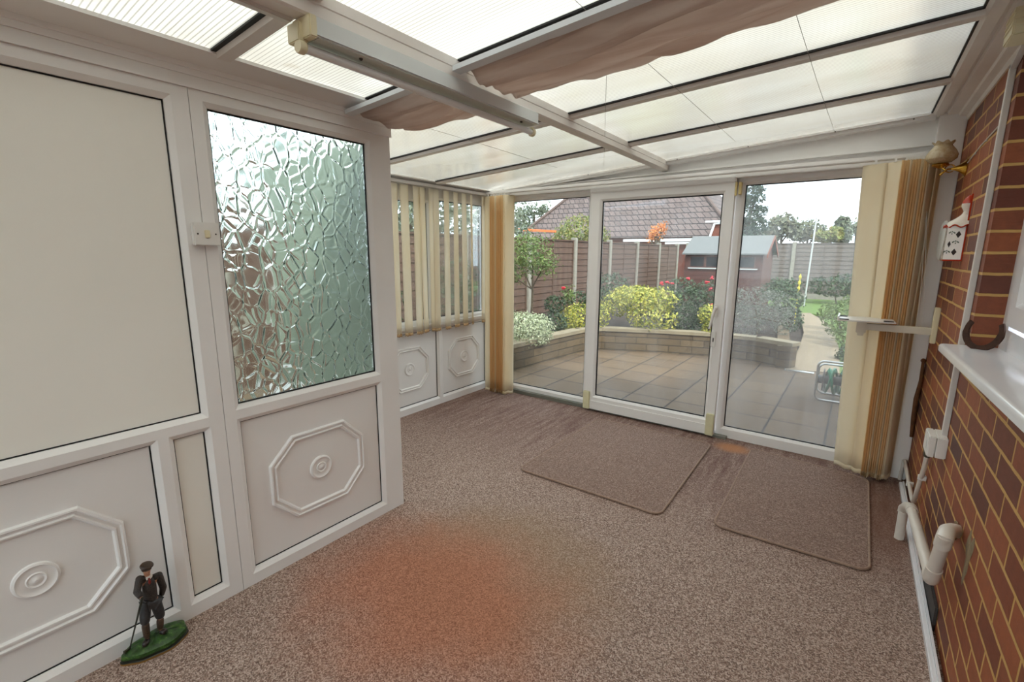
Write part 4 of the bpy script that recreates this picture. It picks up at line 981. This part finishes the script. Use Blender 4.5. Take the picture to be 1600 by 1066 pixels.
m = MB(); m.prism([(-5.55, 3.9, GZ-.1), (-4.03, 3.9, GZ-.1), (-3.98, 5.0, GZ-.1), (-3.86, 6.55, GZ-.1), (-3.72, 6.92, GZ-.1), (-2.86, 7.27, GZ-.1), (-2.1, 7.48, GZ-.1), (-1.5, 7.5, GZ-.1), (-1.16, 7.32, GZ-.1), (-1.5, 13, GZ-.1), (-5.55, 13, GZ-.1)], (0, 0, .38)); tag(m.build('bed_soil', 'soil', smooth=False), 'dark soil filling the raised bed', 'soil', kind='structure')

# fences
def panel(name, x0, y0, x1, y1, z0, z1, mat, parent, nb=13):
    m = MB(); d = Vector((x1-x0, y1-y0, 0)); L = d.length; d.normalize(); n_ = Vector((d.y, -d.x, 0)); rd = random.Random(int(x0*31+y0*17))
    h = (z1-z0)/nb
    for k in range(nb):
        a = z0+h*k; w = rd.uniform(-.006, .006)
        o = Vector((x0, y0, 0))
        q = [o+d*.0+n_*.022+Vector((0, 0, a)), o+d*L+n_*.022+Vector((0, 0, a+w)), o+d*L+n_*.004+Vector((0, 0, a+w)), o+n_*.004+Vector((0, 0, a)),
             o+n_*.006+Vector((0, 0, a+h*1.12)), o+d*L+n_*.006+Vector((0, 0, a+h*1.12+w)), o+d*L-n_*.006+Vector((0, 0, a+h*1.12+w)), o-n_*.006+Vector((0, 0, a+h*1.12))]
        m.hexa(q)
    for t_ in (.0, .5, 1.):
        o = Vector((x0, y0, 0))+d*(L*t_-(.02 if t_ == 1 else 0)+(.02 if t_ == 0 else 0)); q = [o-d*.018+n_*.03, o+d*.018+n_*.03, o+d*.018+n_*.0, o-d*.018+n_*.0]
        m.hexa([v+Vector((0, 0, z0)) for v in q]+[v+Vector((0, 0, z1)) for v in q])
    o = Vector((x0, y0, z1)); q = [o+n_*.035, o+d*L+n_*.035, o+d*L-n_*.025, o-n_*.025]; m.hexa(q+[v+Vector((0, 0, .025)) for v in q])
    return m.build(name, mat, parent, smooth=False)
XF_ = -5.6; FT = 1.76
fl = empty('fence', (XF_, 8, GZ), 'long brown lapped timber fence with concrete posts along the left garden boundary', 'fence')
ys = [7.6+1.83*k for k in range(-7, 6)]
for a, b in zip(ys, ys[1:]): panel('fence_panel', XF_, a+.06, XF_, b-.06, GZ+.05, FT-.06, 'fence_wood', fl)
for y in ys:
    m = MB(); m.box(XF_-.06, XF_+.06, y-.06, y+.06, GZ-.1, FT+.02, .012); m.build('fence_post', 'concrete_post', fl)
YF = 19.4
fb = empty('fence', (0, YF, GZ), 'weathered grey timber fence across the far end of the lawn', 'fence')
ft = at_y(1290, 380, YF).z
xs_ = [-6.0+1.83*k for k in range(6)]
for a, b in zip(xs_, xs_[1:]): panel('fence_panel', a+.06, YF, b-.06, YF, GZ+.05, ft-.02, 'fence_grey_wood', fb)
for x in xs_:
    m = MB(); m.box(x-.06, x+.06, YF-.06, YF+.06, GZ-.1, ft+.04, .012); m.build('fence_post', 'concrete_post', fb)
m = MB(); m.box(-6, 4, YF-.04, YF+.02, GZ-.05, GZ+.18); m.build('gravel_board', 'concrete_post', fb, smooth=False)

# shed
YS = 13.2
sA = at_y(1070, 413, YS); sB = at_y(1190, 411, YS)
sh = empty('garden_shed', ((sA.x+sB.x)/2, YS+.8, GZ), 'red-brown timber garden shed with a pale felt roof', 'shed')
x0, x1 = sA.x, sB.x+.02; ze = at_y(1130, 394, YS).z; zr_ = ze+.40
m = MB(); m.box(x0, x1, YS, YS+1.6, GZ, ze)
m.prism([(x0, YS, ze), (x0, YS+1.6, ze), (x0, YS+.8, zr_-.06)], (x1-x0, 0, 0))
for k in range(int((ze-.12-GZ)/.12)): m.box(x0-.004, x1+.008, YS-.008, YS, GZ+.12*k, GZ+.12*k+.105)
m.build('shed_wall', 'shed_wood', sh, smooth=False)
m = MB(); e = .10
for sgn in (0, 1):
    ya2, yb2 = (YS-e, YS+.8) if sgn == 0 else (YS+1.6+e, YS+.8)
    z_a = ze-.07
    m.hexa([(x0-.06, ya2, z_a), (x1+.10, ya2, z_a), (x1+.10, yb2, zr_), (x0-.06, yb2, zr_), (x0-.06, ya2, z_a+.035), (x1+.10, ya2, z_a+.035), (x1+.10, yb2, zr_+.035), (x0-.06, yb2, zr_+.035)])
m.build('shed_roof', 'shed_roof', sh, smooth=False)
zw0 = at_y(1130, 419, YS).z; zw1 = ze-.10
nwin = 4; ww_ = (x1-.15-x0-.12)/nwin
for k in range(nwin):
    a = x0+.12+ww_*k; m = MB(); ring(m, lambda u, v, w: Vector((u, YS-.008-w, v)), (a, a+ww_, zw0, zw1), .03, 0, .015); fr_ = m.build('window', 'shed_wood', sh, smooth=False)
    m = MB(); m.box(a+.03, a+ww_-.03, YS-.014, YS-.009, zw0+.03, zw1-.03); m.build('pane', 'shed_glass', fr_, smooth=False)
m = MB(); m.box(x0+.1, x1-.1, YS-.045, YS-.008, zw0-.03, zw0); m.build('shed_sill', 'grey_pole', sh, smooth=False)
m = MB()
for ya2, yb2 in ((YS-e, YS+.8), (YS+1.6+e, YS+.8)):
    m.hexa([(x1+.10, ya2, ze-.14), (x1+.12, ya2, ze-.14), (x1+.12, yb2, zr_-.06), (x1+.10, yb2, zr_-.06), (x1+.10, ya2, ze-.05), (x1+.12, ya2, ze-.05), (x1+.12, yb2, zr_+.03), (x1+.10, yb2, zr_+.03)])
m.build('bargeboard', 'house_brick', sh, smooth=False)

# neighbouring house
YH = 24.
hL = at_y(806, 374, YH); hR = at_y(1150, 376, YH)
ho = empty('house', ((hL.x+hR.x)/2, YH+4, GZ), 'neighbouring bungalow with a large brown tiled hip roof', 'house')
rA = at_y(975, 240, YH+5.5); rB = at_y(1052, 240, YH+5.5)
m = MB(); zE = hL.z
def slope(u, v):
    a = Vector((hL.x, YH, zE)).lerp(Vector((hR.x, YH, hR.z)), u); b = rA.lerp(rB, u); return a.lerp(b, v)
v_ = [m.b.verts.new(p) for p in (Vector((hL.x, YH, zE)), Vector((hR.x, YH, zE)), rB, rA, Vector((hL.x, YH+11, zE)), Vector((hR.x, YH+11, zE)))]
for q in ((0, 1, 2, 3), (1, 5, 2), (5, 4, 3, 2), (4, 0, 3), (0, 4, 5, 1)): m.b.faces.new([v_[i] for i in q])
m.build('roof', 'roof_tile', ho, smooth=False)
m = MB(); m.box(hL.x+.3, hR.x-.3, YH+.4, YH+10.6, GZ, zE); m.build('house_wall', 'house_brick', ho, smooth=False)
m = MB(); m.tube([Vector((hL.x, YH-.02, zE+.03)), rA+Vector((0, -.02, .03))], .09, 8); m.tube([Vector((hR.x, YH-.02, zE+.03)), rB+Vector((0, -.02, .03))], .09, 8); m.build('ridge', 'ridge_tile', ho)
m = MB(); a, b = at_y(975, 376, YH-.1), at_y(1082, 374, YH-.1); m.box(a.x, b.x, YH-.2, YH-.05, a.z-.07, a.z+.07); a, b = at_y(1040, 380, YH-.4), at_y(1078, 380, YH-.4); m.box(a.x, b.x, YH-.5, YH-.35, a.z-.05, a.z+.04); m.build('gutter', 'white_paint', ho, smooth=False)
YP = 21.5
po = empty('porch_gable', Vector((at_y(1118, 372, YP).x, YP, GZ)), 'small tile-hung gable with white bargeboards behind the shed', 'porch')
g_ = [at_y(*q, YP) for q in ((1109, 372), (1117, 350), (1128, 349), (1140, 372))]
m = MB(); m.prism(g_, (0, 1.5, 0)); m.box(g_[0].x+.02, g_[3].x-.02, YP+.02, YP+1.48, GZ-.06, g_[0].z); m.build('gable', 'house_brick', po, smooth=False)
m = MB(); m.tube([g_[0]+Vector((0, -.06, 0)), g_[1]+Vector((0, -.06, 0)), g_[2]+Vector((0, -.06, 0)), g_[3]+Vector((0, -.06, 0))], .05, 6); a, b = at_y(1103, 346, YP), at_y(1150, 343, YP); m.box(a.x, b.x, YP-.1, YP-.02, a.z-.06, a.z+.02); m.build('bargeboard', 'white_paint', po, smooth=False)

# ---- plants
def leaves(m, blobs, n, size, seed, flat=.0, fill=.72, asp=.55):
    rd = random.Random(seed); vol = [b[1][0]*b[1][1]*b[1][2] for b in blobs]; tot = sum(v**.67 for v in vol)
    for (c, r), v in zip(blobs, vol):
        for _ in range(int(n*v**.67/tot)+1):
            d = Vector((rd.gauss(0, 1), rd.gauss(0, 1), rd.gauss(0, 1)))
            if d.length < 1e-3: continue
            d.normalize(); rr = fill+(1-fill)*rd.random(); rr *= 1+.16*noise.noise(Vector(d)*2.3+Vector(c)*3)+.05*rd.gauss(0, 1)
            p = Vector(c)+Vector((d.x*r[0], d.y*r[1], d.z*r[2]))*rr
            nn = (d+Vector((rd.gauss(0, .55), rd.gauss(0, .55), rd.gauss(0, .55)+flat))).normalized(); t1 = nn.orthogonal().normalized(); t1 = (Matrix.Rotation(rd.uniform(0, 2*PI), 3, nn) @ t1); t2 = nn.cross(t1)
            s_ = size*rd.uniform(.6, 1.25)
            q = [m.b.verts.new(p+w) for w in (t1*s_*.5, t2*s_*asp*.5+nn*s_*.08, t1*-s_*.5, t2*-s_*asp*.5+nn*s_*.08)]
            m.b.faces.new(q)
def plant(name, label, cat, base, blobs, n, size, mat, seed, stem=None, group=None, asp=.55, fill=.72):
    r = empty(name, base, label, cat, group)
    m = MB(); leaves(m, blobs, n, size, seed, fill=fill, asp=asp); m.build('foliage', mat, r, smooth=False)
    m = MB(); top = Vector(blobs[0][0]); b0 = Vector(base)
    sr_ = stem or .02
    m.tube([b0, b0.lerp(top, .5)+Vector((sr_, 0, 0)), top], [sr_, sr_*.8, sr_*.5], 7)
    for c, rr in blobs[1:4]: m.tube([b0.lerp(top, .6), Vector(c)], [sr_*.6, sr_*.3], 6)
    m.build('stem', 'bark', r)
    return r
def blob(px, py, Y, rpx, rpz, ry=None):
    """ellipsoid centred at a place on the depth plane Y, radii given by its apparent size"""
    c = at_y(px, py, Y); k = (c-CAM).dot(FW)/F
    rx, rz = rpx*k*1.15, rpz*k*1.0
    return (c, (rx, ry or rx*.9, rz))
BZ0 = GZ+.28
def on_bed(px, Y): c = at_y(px, 500, Y); return Vector((c.x, c.y, BZ0))
plant('variegated_shrub', 'round cream-edged variegated shrub spilling over the low wall', 'shrub', on_bed(815, 5.4), [blob(812, 518, 5.3, 42, 32), blob(838, 515, 5.4, 26, 26), blob(800, 536, 5.25, 24, 24)], 6500, .034, 'leaf_variegated', 11)
plant('leafy_tree', 'small leafy green tree on a thin stem in front of the left fence', 'tree', on_bed(829, 6.1), [blob(832, 405, 6.1, 40, 30), blob(808, 400, 6.0, 30, 36), blob(850, 415, 6.1, 26, 24), blob(798, 430, 6.0, 28, 24), blob(830, 380, 6.2, 34, 20)], 2300, .05, 'leaf_mid', 12, .022, fill=.3)
plant('golden_shrub', 'bushy golden yellow shrub beside the left pane frame', 'shrub', on_bed(905, 6.9), [blob(905, 498, 6.85, 32, 24), blob(935, 495, 6.9, 16, 24), blob(890, 505, 6.8, 16, 18)], 2600, .042, 'leaf_yellow_shaded', 13)
plant('golden_shrub', 'large spreading yellow-green shrub behind the glass of the sliding door', 'shrub', on_bed(1000, 7.5), [blob(1000, 468, 7.5, 42, 22), blob(965, 475, 7.4, 22, 20), blob(1032, 470, 7.5, 24, 22), blob(1020, 498, 7.35, 34, 22), blob(985, 460, 7.6, 30, 14)], 3600, .055, 'leaf_yellow_shaded', 14)
plant('dark_shrub', 'dark green shrub behind the golden shrubs near the left frame', 'shrub', on_bed(950, 8.6), [blob(955, 450, 8.6, 28, 24), blob(905, 470, 8.0, 20, 16), blob(935, 470, 8.3, 22, 22)], 1800, .055, 'leaf_dark', 15)
rs = plant('rose_bush', 'dark green rose bush with red flowers right of the large golden shrub', 'rose bush', on_bed(1085, 7.9), [blob(1080, 480, 7.9, 34, 34), blob(1060, 500, 7.7, 26, 28), blob(1105, 470, 8.0, 26, 32), blob(1065, 450, 8.2, 22, 18), blob(1095, 515, 7.7, 26, 22)], 3600, .05, 'leaf_dark', 16)
rd = random.Random(4)
for px, py in ((1042, 441), (1034, 443), (1050, 443), (1075, 436), (1105, 441), (1112, 436), (1110, 452), (1120, 475), (1112, 476)):
    c = at_y(px, py, 7.75); m = MB()
    for k in range(7):
        o = Vector((rd.gauss(0, .013), rd.gauss(0, .013), rd.gauss(0, .010))); m.sphere(c+o, (.018, .018, .014), 7)
    m.build('rose', 'rose_red', rs)
plant('dark_shrub', 'low dark leafy clump between the variegated and golden shrubs', 'shrub', on_bed(866, 6.2), [blob(866, 505, 6.2, 18, 20), blob(868, 475, 6.6, 16, 14)], 700, .06, 'leaf_dark', 17)
r2 = plant('rose_bush', 'sparse rose stem with one red flower before the left fence', 'rose bush', on_bed(884, 6.6), [blob(888, 460, 6.7, 14, 16)], 220, .05, 'leaf_mid', 18, .008, fill=.3)
c = at_y(880, 450, 6.6); m = MB(); [m.sphere(c+Vector((rd.gauss(0, .014), rd.gauss(0, .014), rd.gauss(0, .012))), .018, 7) for k in range(7)]; m.build('rose', 'rose_red', r2)
plant('golden_shrub', 'small yellow-green shrub just left of the door handle', 'shrub', on_bed(1108, 7.6), [blob(1107, 492, 7.55, 14, 18), blob(1112, 515, 7.5, 14, 12)], 600, .05, 'leaf_yellow_shaded', 19)
plant('lavender_bush', 'grey-green lavender bush behind the misted right pane', 'bush', on_bed(1185, 8.2), [blob(1180, 478, 8.2, 38, 30), blob(1160, 500, 8.0, 28, 30), blob(1210, 480, 8.4, 26, 28), blob(1225, 505, 8.2, 16, 24), blob(1150, 470, 8.4, 22, 22)], 3800, .05, 'leaf_grey', 20, asp=.25)
plant('dark_shrub', 'dark leafy shrub at the corner of the raised bed by the path', 'shrub', on_bed(1235, 8.9), [blob(1230, 470, 9.2, 22, 22), blob(1238, 500, 8.8, 14, 20), blob(1215, 455, 9.6, 24, 16)], 1300, .06, 'leaf_dark', 21)
bs = Vector((at_y(1320, 520, 10).x, 10, GZ))
plant('border_shrub', 'green border shrub along the right side of the path', 'shrub', bs, [blob(1310, 500, 10, 20, 26), blob(1330, 515, 9.4, 22, 34), blob(1300, 487, 11.5, 18, 14), blob(1340, 480, 10.5, 26, 20)], 2000, .06, 'leaf_mid', 22)
plant('dark_shrub', 'dark low shrub behind the hose reel', 'shrub', Vector((at_y(1322, 560, 8.5).x, 8.5, GZ)), [blob(1328, 562, 8.3, 18, 26)], 800, .05, 'leaf_dark', 29)
plant('border_shrub', 'low green growth at the foot of the far grey fence', 'shrub', Vector((at_y(1310, 450, 17.9).x, 17.9, GZ)), [blob(1300, 448, 17.9, 34, 16), blob(1340, 445, 18.0, 30, 20), blob(1225, 448, 17.9, 24, 14)], 1300, .12, 'leaf_dark', 23)
# beyond the fences
def tree(name, label, px, py, Y, parts, n, size, mat, seed, **kw):
    c = at_y(px, py, Y)
    return plant(name, label, 'tree', Vector((c.x, Y, GZ)), [blob(*q[:2], Y+(q[4] if len(q) > 4 else 0), *q[2:4]) for q in parts], n, size, mat, seed, stem=.12, group='trees beyond the fence', **kw)
tree('round_tree', 'rounded yellow-green tree above the left fence before the tiled roof', 905, 370, 14, [(905, 365, 34, 28), (930, 372, 20, 22), (885, 375, 22, 18)], 2600, .10, 'leaf_lime', 31)
tree('airy_tree', 'airy grey-green tree against the sky at far left', 830, 340, 30, [(835, 330, 26, 16), (818, 338, 18, 16), (850, 328, 14, 14), (825, 352, 22, 12), (808, 345, 12, 12)], 1400, .22, 'leaf_grey_green', 32, fill=.25)
tree('orange_tree', 'small tree with orange autumn leaves in front of the tiled roof', 1025, 365, 17, [(1025, 364, 14, 14), (1035, 356, 10, 12), (1018, 372, 10, 8)], 420, .10, 'leaf_orange', 33, fill=.2)
tree('conifer', 'tall dark conifer behind the shed', 1165, 345, 22, [(1160, 345, 26, 40), (1160, 300, 24, 34), (1162, 375, 30, 20), (1180, 310, 14, 10), (1186, 330, 12, 10), (1178, 352, 20, 14), (1183, 296, 12, 6)], 3600, .20, 'leaf_conifer', 34, asp=.3)
tree('broad_tree', 'broad haze-pale green tree beyond the far fence, nearest the conifer', 1220, 355, 40, [(1222, 352, 18, 18), (1205, 366, 16, 14), (1236, 358, 12, 14)], 1100, .36, 'leaf_far_hazy', 35, fill=.5)
tree('broad_tree', 'broad haze-pale green tree behind the tall thin pole', 1262, 362, 46, [(1262, 358, 20, 16), (1248, 368, 16, 12), (1280, 366, 14, 14)], 1100, .36, 'leaf_far_hazy', 36, fill=.5)
tree('round_tree', 'low yellow-green tree peeping over the far fence', 1292, 372, 34, [(1292, 370, 18, 10), (1305, 366, 10, 12)], 700, .26, 'leaf_lime', 37)
tree('column_tree', 'dark ivy-clad column tree beyond the far fence', 1318, 362, 36, [(1317, 350, 9, 12), (1318, 366, 10, 18)], 900, .28, 'leaf_grey_green', 38)
tree('broad_tree', 'haze-pale bare-branched tree at the far right above the fence', 1338, 362, 40, [(1338, 356, 14, 14), (1352, 362, 16, 16)], 500, .3, 'leaf_far_hazy', 39, fill=.2)
for k, (yy, hz, rr) in enumerate(((1.3, 3.3, 1.0), (4.2, 2.9, 1.0), (6.4, 2.7, .9), (8.6, 2.5, .8))):  # first two made taller to cover bright sky behind the textured glass
    plant('hedge_tree', ('dark tree above the fence, nearest of the four, raised to cover bright sky', 'dark tree above the fence, second of the four, raised to cover bright sky', 'dark tree above the fence, third of the four seen through the side window', 'dark tree above the fence, farthest of the four seen through the side window')[k], 'tree', Vector((-7.2, yy, GZ)),
          [(Vector((-7.2, yy, hz-.3)), (rr, rr*1.1, .95)), (Vector((-7.3, yy+.6, hz-.8)), (rr, rr, .8)), (Vector((-7.2, yy-.5, hz-.5)), (rr*.8, rr*.8, .8))], 1900, .13, 'leaf_grey_green', 50+k, stem=.07, group='trees beyond the fence', fill=.5)
for k, yy in enumerate((3.2, 4.6, 5.4)):
    plant('bed_shrub', ('dark shrub under the side window, nearest', 'dark shrub under the side window, middle', 'dark shrub under the side window, nearest the corner')[k], 'shrub', Vector((-4.7, yy, GZ)), [(Vector((-4.8, yy, .55)), (.35, .45, .5)), (Vector((-4.9, yy+.3, .9+.15*k)), (.3, .3, .35))], 900, .06, 'leaf_dark', 60+k)
# poles, canes
m = MB(); a = at_z(1262, 475, GZ); a = Vector((at_y(1258, 450, 16.5).x, 16.5, GZ)); b = at_y(1276, 340, 16.5); b2 = Vector((a.x, 16.5, b.z)); m.tube([Vector((b.x-.05, 16.5, GZ)), b], .022, 8)
tag(m.build('clothes_pole', 'grey_pole'), 'tall thin grey pole standing before the far fence', 'pole')
m = MB(); a = at_y(1246, 463, 12.); b = at_y(1251, 428, 12.); m.tube([Vector((a.x, 12, GZ)), b], .012, 6); [m.sphere(a.lerp(b, t_)+Vector((0, 0, 0)), (.03, .03, .05), 7) for t_ in (.1, .35, .6, .85)]
tag(m.build('flower_spike', 'yellow_flower'), 'tall yellow flower spike beside the path', 'flower')
m = MB(); a, b = at_y(770, 356, 9.6), at_y(868, 361, 13.); m.hexa([a+Vector((-.02, 0, -.05)), b+Vector((-.02, 0, -.05)), b+Vector((.03, 0, -.05)), a+Vector((.03, 0, -.05)), a+Vector((-.02, 0, .02)), b+Vector((-.02, 0, .02)), b+Vector((.03, 0, .02)), a+Vector((.03, 0, .02))])
tag(m.build('orange_rail', 'orange_paint', smooth=False), 'orange rail showing above the left fence', 'rail')

# ---- hose reel
hr = empty('hose_reel', (-.43, 5.85, GZ), 'green garden hose on a silver tubular reel standing on the patio', 'hose reel')
def rrect(cx, y, z0, z1, hw_, r=.06):
    pts = []
    for sx, sz, a0 in ((1, 1, 0), (-1, 1, 90), (-1, -1, 180), (1, -1, 270)):
        for k in range(6):
            a = math.radians(a0+k*18); pts.append((cx+sx*(hw_-r)+r*math.cos(a), y, (z1-r if sz > 0 else z0+r)+r*math.sin(a)))
    return pts
m = MB(); m.tube(rrect(-.42, 5.78, GZ+.012, GZ+.43, .215), .011, 8, closed=True); m.build('front_frame', 'steel_tube', hr)
m = MB(); m.tube(rrect(-.42, 6.10, GZ+.012, GZ+.34, .215), .011, 8, closed=True)
for sx in (-1, 1): m.tube([(-.42+sx*.215, 5.78, GZ+.2), (-.42+sx*.215, 6.10, GZ+.2)], .009, 8)
m.build('rear_frame', 'steel_tube', hr)
m = MB(); m.tube([(-.635, 5.94, GZ+.2), (-.205, 5.94, GZ+.2)], .045, 12)
for x in (-.585, -.255): m.lathe([(.12, 0), (.12, .012)], Matrix.Translation((x, 5.94, GZ+.2)) @ Matrix.Rotation(PI/2, 4, 'Y'), 24)
m.build('drum', 'dark_plastic', hr)
m = MB(); rd = random.Random(2); pts = []
for k in range(420):
    a = k*.26; t_ = (k/60) % 2; t_ = t_ if t_ < 1 else 2-t_; R_ = .085+.045*(k/420)+.006*math.sin(k*.37)
    pts.append((-.57+.30*t_, 5.94+R_*math.cos(a), GZ+.2+R_*math.sin(a)-.010*max(0, -math.sin(a))))
m.tube(pts, .0115, 7); m.build('hose', 'green_hose', hr)

# ================================================================== LIGHT
wd = bpy.data.worlds.new('sky'); scene.world = wd; wd.use_nodes = True; nt = wd.node_tree; nt.nodes.clear()
o_ = nt.nodes.new('ShaderNodeOutputWorld'); bg = nt.nodes.new('ShaderNodeBackground'); bg.inputs[1].default_value = 2.2
tc = nt.nodes.new('ShaderNodeTexCoord'); mp = nt.nodes.new('ShaderNodeMapping'); mp.inputs['Scale'].default_value = (2.2, 2.2, 7)
nz = nt.nodes.new('ShaderNodeTexNoise'); nz.inputs['Scale'].default_value = 1.6; nz.inputs['Detail'].default_value = 6
rp = nt.nodes.new('ShaderNodeValToRGB'); e = rp.color_ramp.elements; e[0].position, e[0].color = .36, (.64, .80, .97, 1); e[1].position, e[1].color = .60, (.88, .94, .99, 1)
nt.links.new(tc.outputs['Generated'], mp.inputs[0]); nt.links.new(mp.outputs[0], nz.inputs['Vector']); nt.links.new(nz.outputs['Fac'], rp.inputs[0])
# overcast sky: brighter towards the zenith
sx_ = nt.nodes.new('ShaderNodeSeparateXYZ'); nt.links.new(tc.outputs['Generated'], sx_.inputs[0])
mr_ = nt.nodes.new('ShaderNodeMapRange'); nt.links.new(sx_.outputs[2], mr_.inputs[0]); mr_.inputs[1].default_value = 0; mr_.inputs[2].default_value = 1; mr_.inputs[3].default_value = 1.0; mr_.inputs[4].default_value = 1
mm_ = nt.nodes.new('ShaderNodeMix'); mm_.data_type = 'RGBA'; mm_.blend_type = 'MULTIPLY'; mm_.inputs[0].default_value = 1; nt.links.new(rp.outputs[0], mm_.inputs[6]); nt.links.new(mr_.outputs[0], mm_.inputs[7])
nt.links.new(mm_.outputs[2], bg.inputs[0]); nt.links.new(bg.outputs[0], o_.inputs[0])
sd = bpy.data.lights.new('sun', 'SUN'); sd.energy = 2.8; sd.angle = math.radians(6); sd.color = (1, .95, .86)
so = bpy.data.objects.new('sun', sd); COL.objects.link(so); so.location = (3, -4, 8)
so.rotation_euler = Vector((-.55, .45, -.75)).to_track_quat('-Z', 'Y').to_euler()

c_ = scene.cycles
c_.max_bounces = 12; c_.diffuse_bounces = 5; c_.glossy_bounces = 4; c_.transmission_bounces = 8; c_.transparent_max_bounces = 24
c_.caustics_reflective = False; c_.caustics_refractive = False; c_.sample_clamp_indirect = 6
vs_ = scene.view_settings; vs_.view_transform = 'Standard'; vs_.look = 'None'; vs_.exposure = 1.2; vs_.gamma = 1.0; vs_.use_curve_mapping = False
